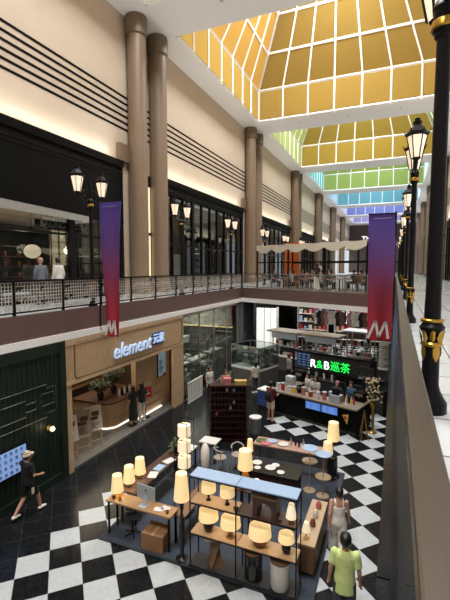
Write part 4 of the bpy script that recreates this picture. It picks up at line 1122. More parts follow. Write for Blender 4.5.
# garment rails at the back
for ri, (x_, y_) in enumerate(((-4.6, 31.5), (-2.0, 31.0))):
    t = thing('garment_rail', '%s black garment rail far under the bridge' % ('left', 'right')[ri], 'rail', (x_, y_, FL), 0, 'garment rails under the bridge')
    MB().tube([(-1.2, 0, 3.3), (1.2, 0, 3.3)], .025, 6).build('bar', M_black, t)
    for s in (-1, 1): MB().tube([(s * 1.2, 0, 0), (s * 1.2, 0, 3.3)], .025, 6).tube([(s * 1.2, -.3, .03), (s * 1.2, .3, .03)], .025, 6).build('leg', M_black, t)
    for q in range(8):
        nm, hx = (('white', '#c8c4bc'), ('dusky pink', '#a4767a'), ('black', '#16161a'), ('white', '#c8c4bc'), ('brown', '#6a5242'))[(q * 2 + ri) % 5]
        g = MB().loft([(0, 0, -1.05, .20, .06), (0, 0, -.6, .19, .06), (0, 0, -.12, .20, .06), (0, 0, -.04, .12, .04), (0, 0, 0, .03, .02)], 12)
        for s in (-1, 1): g.tube([(s * .17, 0, -.12), (s * .26, 0, -.55)], [.06, .05], 8)
        o = g.build('garment', cloth(hx), None, 60, loc=(x_ - 1.0 + q * .28, y_ + rnd.uniform(-.02, .02), FL + 3.26))
        o.rotation_euler = (0, 0, .5)
        tag(o, '%s garment hanging on the %s rail under the bridge' % (nm, ('left', 'right')[ri]), 'garment', '%s garments on the %s rail' % (nm, ('left', 'right')[ri]))
for q, (x_, y_, tp_, bt_) in enumerate(((-5.4, 22.0, '#9a9a98', '#26262a'), (-6.6, 19.6, '#c4c0b8', '#30343c'), (-2.6, 22.6, '#7a2c34', '#1c1c20'))):
    person('%s under the bridge edge' % ('shopper in grey top beside the market stalls', 'shopper in white top in front of the glass display case', 'shopper in dark red top behind the tea bar')[q], (x_, y_, FL), rnd.uniform(-2, 2), 1.68, STAND, tp_, 'short', bt_, 'trousers', 'long' if q else 'short', detail=False)

# ================================================================ tea bar
KR = math.radians(-18); KO = (-3.14, 16.60)
def K(x, y, z=0): dx_, dy_ = rot(x, y, KR); return (KO[0] + dx_, KO[1] + dy_, FL + z)
tb = thing('bar_counter', 'black fronted tea bar counter with pale worktop', 'counter', K(0, 0), KR)
MB().box(-2.0, 2.0, 0, .65, 0, 1.0).box(-2.0, -1.4, .65, 2.9, 0, 1.0).box(1.45, 2.0, .65, 1.5, 0, 1.0).build('front', M_blackm, tb)
MB().box(-2.05, 2.05, -.06, .70, 1.0, 1.06).box(-2.05, -1.38, .70, 2.9, 1.0, 1.06).box(1.42, 2.05, .70, 1.52, 1.0, 1.06).build('worktop', mat('pale bar top', S('#82786a'), .3, var=.1), tb)
MB().box(-2.0, 2.0, -.01, 0, .0, .1).build('kickboard', M_dkgrey, tb)
bk = thing('back_bar', 'dark back bar unit of the tea bar', 'cabinet', K(0, 3.15), KR)
MB().box(-2.0, 2.0, -.2, .35, 0, 1.0).build('cabinet', M_dkgrey, bk); MB().box(-2.0, 2.0, -.22, .35, 1.0, 1.05).build('worktop', M_steel2, bk)
MB().box(-2.0, 2.0, .30, .35, 1.05, 1.9).build('back_panel', M_vdk, bk)
MB().box(-1.9, 1.9, .0, .3, 1.45, 1.48).build('shelf', M_steel2, bk)
sf = thing('sign_frame', 'dark header frame carrying the green and white tea bar sign', 'sign', K(0, 1.94), KR)
for x_ in (-2.0, 2.0): MB().box(x_ - .04, x_ + .04, -.04, .04, 1.06, 2.62).build('post', M_black, sf)
MB().box(-2.04, 2.04, -.04, .04, 2.52, 2.62).box(-2.04, 2.04, -.03, .03, 1.70, 1.76).build('header', M_black, sf)
MB().box(-1.1, 1.25, -.02, .02, 1.76, 2.52).build('sign_panel', M_vdk, sf)
sx0 = -1.02
text('R', .52, 'letter', M_textw, sf, .02, (-.92, -.05, 2.07), (PI / 2, 0, 0))
text('&', .52, 'letter', M_textg, sf, .02, (-.585, -.05, 2.07), (PI / 2, 0, 0))
text('B', .52, 'letter', M_textw, sf, .02, (-.24, -.05, 2.07), (PI / 2, 0, 0))
text('巡茶', .48, 'letter', M_textg, sf, .02, (.42, -.05, 2.07), (PI / 2, 0, 0))
mb_ = thing('menu_board', 'dark blue menu board hanging left of the tea bar sign', 'board', K(-1.55, 2.2), KR)
MB().box(-.42, .42, -.03, .03, 1.75, 2.5).build('board', M_navy, mb_)
pr = MB()
for r_ in range(5):
    for c_ in range(3): pr.box(-.36 + c_ * .26, -.18 + c_ * .26 - .05 * (r_ % 2), -.036, -.03, 1.84 + r_ * .13, 1.89 + r_ * .13)
pr.build('print', mat('pale blue print', S('#7f9cc8'), .5, var=0, emit=.2), mb_)
MB().box(-.44, .44, -.025, .025, 2.5, 2.58).build('hanger', M_black, mb_)
ms = thing('menu_screen', 'pair of lit blue menu screens on the tea bar front', 'screen', K(.20, -.12), KR)
for q, x_ in enumerate((0, .74)):
    MB().cbox((x_ + .02, -.02, .84), (.74, .05, .36), rx=.0).build('bezel', M_black, ms)
    MB().cbox((x_ + .02, -.05, .84), (.68, .012, .30)).build('display', M_screen2, ms)
    pr = MB()
    for r_ in range(5): pr.cbox((x_ - .22 + rnd.uniform(0, .05), -.058, .74 + r_ * .05), (.16, .004, .015)); pr.cbox((x_ + .12, -.058, .74 + r_ * .05), (.22 + rnd.uniform(-.08, .05), .004, .012))
    pr.build('print', mat('screen pale print', S('#a4bce4'), .5, var=0, emit=.3), ms)
MB().box(-.3, 1.1, .0, .12, .70, .76).build('bracket', M_black, ms)
# machines and small things
def monitor(label, x, y):
    t = thing('monitor', label, 'screen', K(x, y, 1.06), KR, 'dark monitors on the tea bar')
    MB().lathe([(.12, 0), (.12, .02), (.025, .03), (.025, .45)], n=12).build('stand', M_black, t, 40)
    MB().box(-.26, .26, -.02, .02, .38, .84).build('housing', mat('grey monitor back', S('#3a3c40'), .4), t)
monitor('dark monitor under the letter B of the tea bar sign', .25, 1.0) if False else None
m1 = thing('ice_machine', 'dark grey square machine below the left half of the green sign', 'machine', K(.15, 2.75, 1.05), KR)
MB().box(-.28, .28, -.2, .2, 0, .55).build('body', mat('dark machine', S('#34363a'), .35), m1); MB().box(-.24, .24, -.21, -.2, .25, .5).build('door', M_black, m1); MB().box(-.2, .2, -.24, -.2, .18, .21).build('handle', M_steel2, m1)
m2_ = thing('ice_machine', 'dark grey square machine below the right half of the green sign', 'machine', K(.95, 2.75, 1.05), KR)
MB().box(-.28, .28, -.2, .2, 0, .55).build('body', MATS['dark machine'], m2_); MB().box(-.24, .24, -.21, -.2, .25, .5).build('door', M_black, m2_); MB().box(-.2, .2, -.24, -.2, .18, .21).build('handle', M_steel2, m2_)
for q, (x_, y_, nm, mm) in enumerate(((-1.7, 2.1, 'black coffee machine on the left arm of the tea bar', M_blackm), (-1.7, 1.2, 'steel blender station on the left arm of the tea bar', M_alu), (1.72, 1.1, 'black ice drawer on the right arm of the tea bar', M_blackm), (-.75, .42, 'black pump dispenser on the tea bar worktop between the canisters', M_blackm), (.75, .45, 'small steel dispenser beside the till on the tea bar', M_alu))):
    t = thing('drinks_machine', nm, 'machine', K(x_, y_, 1.06), KR); h_ = (.5, .42, .4, .34, .36)[q]; w_ = (.22, .2, .22, .1, .11)[q]
    MB().box(-w_, w_, -w_ * .8, w_ * .8, 0, h_).build('body', mm, t, bevel=.01); MB().box(-w_ * .7, w_ * .7, -w_ * .8 - .04, -w_ * .8, h_ * .6, h_ * .85).build('control_panel', M_steel2, t); MB().tube([(0, -w_ * .8 - .03, h_ * .6), (0, -w_ * .8 - .03, h_ * .4)], .015, 6).build('spout', M_steel2, t)
for q in range(5):
    o = MB().lathe([(.04, 0), (.045, .16), (.02, .22), (.02, .28)], n=12).build('syrup_bottle', (M_ceram, M_cwhite, M_cblack, M_yel, M_red)[q], None, 40, loc=K(1.25 + .11 * q, .52, 1.06)); tag(o, '%s syrup bottle at the right end of the tea bar worktop' % ('brown', 'white', 'black', 'yellow', 'red')[q], 'bottle')
er = thing('till', 'steel till machine on the tea bar worktop right of centre', 'machine', K(1.0, .35, 1.06), KR)
MB().box(-.22, .22, -.18, .18, 0, .30).build('body', M_alu, er); MB().cbox((0, -.05, .42), (.34, .03, .24), rx=-.3).build('screen', M_black, er); MB().box(-.03, .03, -.02, .02, .3, .36).build('neck', M_black, er)
for q, (x_, m_, nm) in enumerate(((-1.8, M_plastic, 'white'), (-1.55, M_red, 'red'), (-1.2, M_plastic, 'white'), (-.95, M_yel, 'yellow'), (-.5, M_pink, 'pink'), (-.15, M_red, 'red'), (.2, M_plastic, 'white'), (.5, M_pink, 'pink'))):
    h_ = (.24, .3, .2)[q % 3]
    t = thing('canister', '%s canister on the tea bar worktop, %s from its left end' % (nm, ORD[q]), 'canister', K(x_, .3, 1.06), KR, 'canisters on the tea bar')
    MB().lathe([(.09, 0), (.095, h_)], n=14).build('body', m_, t, 40); MB().lathe([(.10, h_), (.10, h_ + .03), (.03, h_ + .05)], n=14).build('lid', M_alu, t, 40)
for q in range(9):
    t = MB().lathe([(.035, 0), (.05, .16), (.048, .30), (.052, .44)], n=12).build('cup_stack', M_plastic if q % 2 else M_paper, None, 40, loc=K(-1.75 + q * .42, 3.0, 1.05))
    tag(t, 'stack of paper cups on the dark back bar of the tea bar', 'cups', 'cup stacks on the back bar')
ys_ = thing('card_sign', 'small yellow card hung on the right end of the tea bar', 'sign', K(1.62, -.10, .45), KR)
MB().add([(-.14, 0, .30), (.12, 0, .36), (.06, 0, -.05), (-.14, .02, .30), (.12, .02, .36), (.06, .02, -.05)], [(0, 2, 1), (3, 4, 5), (0, 1, 4, 3), (1, 2, 5, 4), (2, 0, 3, 5)]).build('card', M_yel, ys_)
MB().box(-.06, .04, -.006, 0, .14, .28).build('print', M_red, ys_)
text('OPEN', .12, 'lettering', mat('dim grey lettering', S('#6a6a6a'), .5, var=0), ys_, .003, (.30, .08, .02), (PI / 2, 0, 0)) if False else None
person('barista in pale grey t-shirt behind the tea bar', K(-.45, 1.3), KR + PI, 1.68, dict(STAND, elL=(-.22, .1, 1.14), wrL=(-.14, .32, 1.12), elR=(.22, .1, 1.14), wrR=(.12, .32, 1.1)), '#a8a6a2', 'short', '#1c1c20', 'trousers', 'short')
person('barista in white jacket at the left end of the tea bar', K(-1.0, 1.6), KR + 2.6, 1.66, STAND, '#c0beb8', 'long', '#1c1c20', 'trousers', 'long', detail=False)
person('barista in pink cap and dark apron behind the blue menu screens', K(.62, 1.25), KR + PI, 1.66, STAND, '#2a2c34', 'short', '#1c1c20', 'trousers', 'short', mat('pink cap cloth', S('#a8627a'), .7), detail=False)
person('barista in blue shirt at the right end of the tea bar', K(1.15, 1.5), KR + 2.9, 1.68, STAND, '#3a5878', 'short', '#1c1c20', 'trousers', 'short', detail=False)
bx = thing('crate', 'blue printed cool box at the left end of the tea bar', 'crate', K(-2.35, .15), KR)
MB().box(-.3, .28, -.3, .3, .25, .95).build('body', M_blue, bx); MB().box(-.32, .30, -.32, .32, .95, 1.0).build('lid', M_plastic, bx); MB().box(-.28, .26, -.28, .28, 0, .25).build('foot', M_vdk, bx)
# dried flowers and brass trestle on the right
fl = thing('flower_stand', 'tall dried flower arrangement at the right end of the tea bar', 'flowers', K(2.38, .75))
MB().lathe([(.16, 0), (.16, .04), (.05, .08), (.06, .9), (.10, 1.0), (.13, 1.15), (.11, 1.2)], n=16).build('pedestal', M_brass, fl, 40)
lf = MB(); st = MB()
for q in range(60):
    an = rnd.uniform(0, 2 * PI); r_ = rnd.uniform(.05, .34); z_ = rnd.uniform(1.25, 2.2)
    st.tube([(0, 0, 1.15), (r_ * math.cos(an), r_ * math.sin(an), z_)], .005, 4, False); lf.ball((r_ * math.cos(an), r_ * math.sin(an), z_), rnd.uniform(.03, .06), 6, 4)
st.build('stems', M_leaf2, fl); bo2 = lf.build('blooms', M_flower, fl); bo2['kind'] = 'stuff'
br_ = thing('trestle', 'brass trestle stand at the right end of the tea bar', 'stand', K(2.35, -.05), .2)
for s in (-1, 1): MB().tube([(-.14 * 1, s * .22, 0), (0, s * .05, 1.1)], .016, 6).build('leg', M_brass, br_); MB().tube([(.14, s * .22, 0), (0, s * .05, 1.1)], .016, 6).build('leg', M_brass, br_)
MB().tube([(0, -.1, 1.1), (0, .1, 1.1)], .018, 6).build('top_bar', M_brass, br_)
# right-hand passage: stepped white stand, table, person
ws = thing('display_stand', 'white shelved display stand far along the right passage', 'stand', (-.42, 23.2, FL))
f = MB()
for q in range(8): f.box(-.26, .26, -.9, .9, .35 + q * .3, .39 + q * .3)
f.build('shelves', M_plastic, ws); MB().box(-.28, -.25, -.9, -.86, 0, 2.6).box(.25, .28, -.9, -.86, 0, 2.6).box(-.28, -.25, .86, .9, 0, 2.6).box(.25, .28, .86, .9, 0, 2.6).build('frame', M_black, ws)
MB().box(-.24, .24, .7, .84, .3, 2.5).build('back_panel', M_black, ws)
person('person in dark clothes standing in the right passage', (-.30, 19.6, FL), 2.6, 1.68, STAND, '#1a1b1f', 'long', '#17171a', 'trousers', 'long', detail=False)
for q, (x_, y_) in enumerate(((-.75, 21.2), (-.7, 22.2))):
    t = thing('side_table', 'white side table in the right passage, %s the shelved stand' % ('farther from', 'closer to')[q], 'table', (x_, y_, FL), 0, 'side tables in the right passage')
    MB().box(-.24, .24, -.24, .24, .70, .74).build('table_top', M_plastic, t)
    for sx_ in (-1, 1):
        for sy_ in (-1, 1): MB().box(sx_ * .2 - .015, sx_ * .2 + .015, sy_ * .2 - .015, sy_ * .2 + .015, 0, .7).build('leg', M_black, t)

# ================================================================ lamp and furniture display in the middle
PZ = FL + .04
pf = thing('platform', 'low blue grey platform under the lamp display', 'platform', (-3.9, 9.9, FL))
MB().box(-2.55, 2.62, -2.62, 2.9, 0, .035).build('deck', mat('platform edge', S('#20242a'), .5), pf); MB().box(-2.5, 2.57, -2.57, 2.85, .035, .04).build('carpet', M_carpet, pf)
def shade(mb, r0, r1, z0, z1, c=(0, 0, 0)):
    n = 28; t_ = .006
    return mb.lathe([(r0, z0), (r1, z1), (r1 - t_, z1), (r0 - t_, z0)], c, n, cap=False).lathe([(r1 - t_, z1 - .012), (.01, z1 - .012)], c, n, cap=False)
def table_lamp(label, loc, base, bm_, r0, r1, z0, z1, watt=1.0, sm=None, group='cream shaded lamps of the display'):
    t = thing('table_lamp', label, 'lamp', loc, 0, group)
    MB().lathe(base, n=20).build('base', bm_, t, 50)
    MB().lathe([(.010, base[-1][1] - .01), (.010, z1 - .012)], n=8).build('stem', M_brass, t)
    shade(MB(), r0, r1, z0, z1).build('lamp_shade', sm or M_shade, t, 50)
    if watt: lamp_light('lamp_bulb', 'POINT', (loc[0], loc[1], loc[2] + z0 + (z1 - z0) * .4), watt * .6, (1, .84, .60), .04)
    return t
# tall shelf unit
su = thing('shelf_unit', 'black framed shelf unit with pale blue top full of lamps and drums', 'shelf', (-2.78, 7.55, PZ))
SX0, SX1, SY0, SY1 = -1.17, 1.17, -.20, .20; SXM = -.10
for x_ in (SX0, SXM, SX1):
    for y_ in (SY0, SY1): MB().box(x_ - .011, x_ + .011, y_ - .011, y_ + .011, 0, 2.06).build('upright', M_black, su)
for z_, mm in ((2.04, M_bluewh),):
    MB().box(SX0, SXM - .006, SY0, SY1, z_, z_ + .025).build('top_panel', mm, su); MB().box(SXM + .006, SX1, SY0, SY1, z_, z_ + .025).build('top_panel', mm, su)
for z_ in (1.47, .77):
    MB().box(SX0, SXM - .006, SY0, SY1, z_ - .02, z_).build('shelf_board', M_ply, su)
    MB().box(SXM + .006, SX1, SY0, SY1, z_ - .02, z_).build('shelf_board', M_ply if z_ < 1 else M_dkwood2, su)
MB().box(SX0 - .03, SX1 + .03, SY0 - .03, SY1 + .03, 0.0, .05).build('base_board', M_dkgrey, su)
rl = MB()
for z_ in (2.03, 1.44, .74):
    for y_ in (SY0, SY1): rl.box(SX0, SX1, y_ - .01, y_ + .01, z_ - .012, z_ + .01)
    for x_ in (SX0, SXM, SX1): rl.box(x_ - .01, x_ + .01, SY0, SY1, z_ - .012, z_ + .01)
rl.build('rails', M_black, su)
U = PZ + 1.47; D_ = PZ + .77
vase = [(.05, 0), (.075, .06), (.085, .13), (.05, .20), (.03, .23)]
pear = [(.07, 0), (.11, .08), (.115, .18), (.07, .27), (.03, .30)]
hour = [(.055, 0), (.055, .015), (.02, .06), (.045, .13), (.02, .19), (.02, .21)]
table_lamp('cream shaded lamp with dark turned base, upper shelf far left', (-3.60, 7.56, U), hour, M_cblack, .16, .15, .21, .40, 1.5)
table_lamp('cream shaded lamp with dark turned base, upper shelf second from left', (-3.16, 7.56, U), hour, M_cblack, .16, .15, .21, .40, 1.5)
table_lamp('wide cream lamp on black pear base, middle shelf far left', (-3.60, 7.55, D_), pear, M_cblack, .22, .20, .29, .49, 1.8)
table_lamp('wide cream lamp on wooden stem base, middle shelf beside the pear base', (-3.08, 7.55, D_), [(.10, 0), (.06, .03), (.055, .24), (.03, .26)], M_wood, .22, .20, .26, .44, 1.8)
table_lamp('widest cream lamp on terracotta bowl base, middle shelf', (-2.42, 7.55, D_), [(.08, 0), (.14, .05), (.155, .11), (.12, .17), (.05, .20)], M_ceram, .24, .22, .22, .42, 1.8)
table_lamp('small cream lamp on black vase base, middle shelf right end', (-1.86, 7.55, D_), [(.06, 0), (.09, .06), (.095, .16), (.055, .24), (.03, .26)], M_cblack, .165, .15, .26, .40, 1.5)
# arched wooden stool
a_ = thing('stool', 'brown wooden stool with arched opening on the upper shelf', 'stool', (-2.28, 7.55, U))
outer = [(-.25, 0), (-.25, .42), (.25, .42), (.25, 0), (.15, 0)] + [(.15 * math.cos(math.radians(t_)), .17 + .15 * math.sin(math.radians(t_))) for t_ in range(0, 181, 15)] + [(-.15, 0)]
ab = MB(); n_ = len(outer)
ab.v = [(x_, -.17, z_) for x_, z_ in outer] + [(x_, .17, z_) for x_, z_ in outer]
ab.f = [tuple(range(n_)), tuple(range(2 * n_ - 1, n_ - 1, -1))] + [(i, n_ + i, n_ + (i + 1) % n_, (i + 1) % n_) for i in range(n_)]
ab.build('body', M_dkwood2, a_); MB().box(-.26, .26, -.18, .18, .42, .445).build('seat', M_wood, a_)
table_lamp('small white cone lamp with brown dot at upper shelf right end', (-1.75, 7.48, U), [(.05, 0), (.05, .02), (.02, .04), (.02, .12)], M_cblack, .11, .055, .12, .40, .6, M_shade2)
for q, (x_, mm, nm) in enumerate(((-2.92, M_cblack, 'black'), (-1.98, M_dkwood2, 'brown'))):
    o = MB().lathe([(.03, 0), (.05, .02), (.06, .05), (.055, .05)], n=12).build('dish', mm, None, 40, loc=(x_, 7.45, U)); tag(o, 'small %s dish on the upper shelf' % nm, 'dish')
# drums and twisted stool
def drum(label, x, y, m_, r, h):
    t = thing('drum_stool', label, 'stool', (x, y, PZ + .05)); MB().lathe([(r * .92, 0), (r, .03), (r, h - .03), (r * .96, h)], n=28).build('body', m_, t, 40)
    MB().lathe([(r * 1.02, h), (r * 1.02, h + .03), (r * .4, h + .035), (r * .1, h + .03)], n=28).build('lid', M_wood, t, 40)
    MB().lathe([(.03, h + .03), (.03, h + .045), (.01, h + .05)], n=12).build('knob', M_cblack, t, 40)
drum('black drum stool with brown lid on the lowest shelf', -2.55, 7.52, M_cblack, .19, .58)
drum('white drum stool with brown lid on the lowest shelf', -1.97, 7.50, M_cwhite, .20, .56)
tw = thing('twisted_stool', 'carved twisted wooden stool on the lowest shelf at left', 'stool', (-3.45, 7.55, PZ + .05))
tm_ = MB(); K_ = 14
for i in range(K_ + 1):
    z_ = .62 * i / K_; an = 1.6 * i / K_; w_ = .155 - .06 * math.sin(PI * i / K_)
    for e in range(4): tm_.v.append((w_ * 1.25 * math.cos(an + e * PI / 2), w_ * 1.25 * math.sin(an + e * PI / 2), z_))
for i in range(K_):
    for e in range(4): tm_.f.append((i * 4 + e, i * 4 + (e + 1) % 4, i * 4 + 4 + (e + 1) % 4, i * 4 + 4 + e))
tm_.f += [(3, 2, 1, 0), (K_ * 4, K_ * 4 + 1, K_ * 4 + 2, K_ * 4 + 3)]
tm_.build('body', M_wood, tw); MB().cbox((0, 0, .635), (.40, .34, .03), rz=.3).build('seat', M_ply, tw)
# desk with computer
def table(name, label, cx, cy, w, d, ztop, mtop, legm=None, group=None, thick=.04, base=PZ):
    t = thing(name, label, 'table', (cx, cy, base), 0, group); h = ztop - base
    MB().box(-w / 2, w / 2, -d / 2, d / 2, h - thick, h).build('table_top', mtop, t, bevel=.004)
    for sx_ in (-1, 1):
        for sy_ in (-1, 1):
            x_, y_ = sx_ * (w / 2 - .06), sy_ * (d / 2 - .05); MB().box(x_ - .02, x_ + .02, y_ - .02, y_ + .02, 0, h - thick).build('leg', legm or M_black, t)
    MB().box(-w / 2 + .06, w / 2 - .06, -.012, .012, h - thick - .05, h - thick).build('apron', legm or M_black, t)
    return t
DZ = -4.30
table('desk', 'oak topped desk with the grey computer on it', -5.45, 7.69, 1.82, .42, DZ, M_oak2)
im = thing('computer', 'grey all in one computer standing on the oak desk', 'computer', (-5.35, 7.74, DZ), PI - .1)
MB().box(-.27, .27, -.012, .012, .10, .46).build('screen_housing', M_alu, im, bevel=.006); MB().cbox((0, .10, .005), (.2, .2, .01)).build('foot', M_alu, im); MB().slab((-.06, .10, .005), (.06, .10, .005), (.06, .012, .22), (-.06, .012, .22), .008).build('stand', M_alu, im)
MB().lathe([(.028, 0), (.028, .004)], (0, 0, 0), 14, M=Matrix.Translation((0, .014, .34)) @ Matrix.Rotation(-PI / 2, 4, 'X')).build('round_logo', M_cblack, im)
bxx = thing('cardboard_box', 'brown cardboard box on the floor under the oak desk', 'box', (-4.97, 7.56, PZ), .05)
MB().box(-.28, .28, -.19, .19, 0, .40).build('carton', M_card, bxx); MB().box(-.03, .03, -.192, .192, .40, .403).build('tape', M_ply, bxx); MB().cbox((0, .18, .44), (.5, .02, .12), rx=.5).build('flap', M_card, bxx)
ch = thing('chair', 'dark office chair tucked under the oak desk', 'chair', (-5.75, 7.72, PZ), .5)
MB().box(-.2, .2, -.16, .16, .42, .47).build('seat', M_vdk, ch, bevel=.02); MB().tube([(0, 0, .05), (0, 0, .42)], .025, 8).build('post', M_black, ch)
MB().box(-.18, .18, .15, .18, .5, .66).build('backrest', M_wood, ch, bevel=.01)
for q in range(5):
    an = q * 2 * PI / 5; MB().tube([(0, 0, .07), (.2 * math.cos(an), .2 * math.sin(an), .03)], .016, 6).build('leg', M_black, ch)
for q, (x_, y_, rz) in enumerate(((-4.95, 7.66, .2), (-4.82, 7.76, -.1))):
    o = MB().box(-.11, .11, -.08, .08, 0, .006).box(-.09, .11, -.08, .07, .006, .010).build('paper_sheets', M_paper, None, loc=(x_, y_, DZ)); o.rotation_euler = (0, 0, rz); tag(o, 'white papers at the right end of the oak desk, %s sheet' % ('front', 'back')[q], 'paper')
for q, x_ in enumerate((-6.2, -6.02, -4.68)):
    o = MB().lathe([(.025, 0), (.04, .03), (.045, .07), (.035, .07), (.02, .02)], n=14).build('cup', (M_cblack, M_brass, M_ceram)[q], None, 40, loc=(x_, 7.60, DZ)); tag(o, '%s cup on the oak desk' % ('black', 'brass', 'brown')[q], 'cup')
# side desk running back, with three lamps
table('side_desk', 'long dark side desk with papers running back from the oak desk', -6.08, 9.35, .52, 2.75, DZ, M_dkwood2)
lb = [(.07, 0), (.07, .015), (.018, .03), (.016, .14)]
for q, y_ in enumerate((7.74, 8.22, 8.70)):
    table_lamp('cream cone lamp, %s on the left desks' % ('nearest the oak desk corner', 'middle one of the three', 'farthest of the three')[q], (-6.20 + .0 * q, y_, DZ), lb, M_brass if q == 0 else M_cblack, .155, .115, .13, .55, 2.5)
for q, (x_, y_) in enumerate(((-5.95, 8.95), (-6.0, 9.35), (-5.95, 9.8))):
    o = MB().box(-.12, .12, -.17, .17, 0, .008 + .006 * q).build('magazine', (M_paper, M_bluewh, M_paper)[q], None, loc=(x_, y_, DZ)); o.rotation_euler = (0, 0, .3 - .3 * q); tag(o, '%s on the long dark side desk' % ('nearest white magazine', 'pale blue magazine', 'farthest white magazine')[q], 'magazine')
plant('small green plant on the far end of the side desk', (-6.0, 10.4, DZ), .34, 12, M_leaf2, .10)
for q, (x_, y_) in enumerate(((-6.1, 11.1), (-5.6, 11.9))):
    t = table('white_table', 'white topped table behind the side desk, %s one' % ('nearer', 'farther')[q], x_, y_, .62, .5, -4.45, M_paper, None, 'white tables behind the side desk')
# long wood bench table on the right of the desk
table('bench_table', 'long reddish wooden table beside the tall floor lamp', -4.50, 8.55, .34, 1.5, -4.42, M_wood)
# tall floor lamp in front
LX, LY = -4.22, 7.46
tf = thing('floor_lamp', 'tall floor lamp with black turned stand and cream cone shade left of the shelf unit', 'lamp', (LX, LY, PZ), 0)
MB().lathe([(.14, 0), (.14, .02), (.06, .05), (.04, .10), (.05, .3), (.03, .4), (.055, .6), (.06, .8), (.03, .92), (.045, 1.0), (.025, 1.1), (.05, 1.22), (.05, 1.34), (.02, 1.38), (.015, 1.55)], n=20).build('stand', M_cblack, tf, 50)
shade(MB(), .175, .125, 1.40, 2.0).build('lamp_shade', M_shade, tf, 50)
MB().tube([(0, 0, 1.4), (0, 0, 1.98)], .008, 6).build('stem', M_brass, tf)
lamp_light('lamp_bulb', 'POINT', (LX, LY, PZ + 1.65), 1.5, (1, .84, .6), .05)

# tower of three shades
tl = thing('tower_lamp', 'tower lamp of three stacked white drum shades in a black frame', 'lamp', (-4.97, 8.95, PZ), 0)
for q, z_ in enumerate((1.30, 1.72, 2.14)): shade(MB(), .17, .165, z_, z_ + .29).build('lamp_shade', M_shade2, tl, 50); lamp_light('lamp_bulb', 'POINT', (-4.97, 8.95, PZ + z_ + .15), 1.5, (1, .85, .62), .04)
for sx_ in (-1, 1):
    for sy_ in (-1, 1): MB().box(sx_ * .19 - .008, sx_ * .19 + .008, sy_ * .19 - .008, sy_ * .19 + .008, 0, 2.55).build('upright', M_black, tl)
for z_ in (1.24, 1.66, 2.08, 2.54): MB().box(-.19, .19, -.008, .008, z_ - .008, z_ + .008).box(-.008, .008, -.19, .19, z_ - .008, z_ + .008).box(-.195, .195, -.195, -.18, z_ - .008, z_ + .008).box(-.195, .195, .18, .195, z_ - .008, z_ + .008).build('crossbar', M_black, tl)
MB().box(-.2, .2, -.2, .2, 0, .03).build('base', M_black, tl)
# white paper lantern on stand
pl_ = thing('paper_lantern', 'tall white paper lantern on a slim stand behind the tower lamp', 'lamp', (-4.75, 9.75, PZ))
MB().lathe([(.03, .92), (.10, .97), (.125, 1.2), (.12, 1.45), (.06, 1.6), (.03, 1.62)], n=18).build('lamp_shade', mat('white lantern with glow', S('#d4d0c8'), .8, emit=.10), pl_, 60)  # small emission brightens the paper shade, no bulb inside
MB().lathe([(.13, 0), (.13, .015), (.01, .03), (.01, .92)], n=14).build('stand', M_ply, pl_, 40)
# lamp on small table in the middle
table('lamp_table', 'small dark table carrying the pleated lamp behind the shelf unit', -3.55, 9.75, .5, .5, -4.5, M_dkwood2)
table_lamp('pleated cream lamp on amber base on the small dark table', (-3.55, 9.75, -4.5), [(.07, 0), (.10, .05), (.11, .25), (.07, .40), (.03, .45)], mat('amber glass base', S('#a8702c'), .2, emit=.15, ecol=S('#d08a30')), .21, .165, .50, 1.0, 3)
table_lamp('small cream lamp at the left end of the rear tables', (-3.98, 11.35, -4.5), [(.05, 0), (.05, .02), (.015, .03), (.015, .2)], M_brass, .10, .075, .2, .58, 1.5)
table_lamp('white dome lamp just behind the shelf unit top', (-2.95, 8.9, -4.45), [(.08, 0), (.08, .02), (.02, .05), (.02, .5)], M_alu, .15, .07, .5, .68, .8, M_shade2)
table('side_table', 'small side table carrying the white dome lamp', -2.95, 8.9, .4, .4, -4.45, M_dkwood2)
# dark cabinet with plates
cab = thing('cabinet', 'dark cabinet with red brown doors and plates on top', 'cabinet', (-3.1, 10.95, PZ))
MB().box(-.95, .75, -.32, .32, 0, .62).build('body', M_vdk, cab); MB().box(-1.1, .8, -.38, .38, .62, .66).build('top', M_cblack, cab)
for q, x_ in enumerate((-.85, -.28, .22)):
    d_ = MB().box(x_, x_ + .42, -.34, -.32, .05, .58).build('door', M_dkwood, cab); MB().box(x_ + .36, x_ + .38, -.36, -.34, .25, .38).build('handle', M_brass, d_)
pl0 = None
for q, (x_, y_, r_) in enumerate(((-3.95, 10.9, .12), (-3.66, 11.1, .15), (-3.55, 10.8, .10), (-3.2, 10.95, .16), (-3.1, 11.15, .12), (-2.85, 10.8, .11))):
    if pl0 is None: pl0 = MB().lathe([(.07, 0), (.14, .012), (.15, .02), (.14, .02), (.07, .008)], n=22).build('plate', M_cwhite, None, 40); o = pl0
    else: o = pl0.copy(); COL.objects.link(o)
    o.location = (x_, y_, PZ + .66); o.scale = (r_ / .15, r_ / .15, 1); tag(o, 'white plate on the dark cabinet, %s from the left' % ORD[q], 'plate', 'white plates on the dark cabinet')
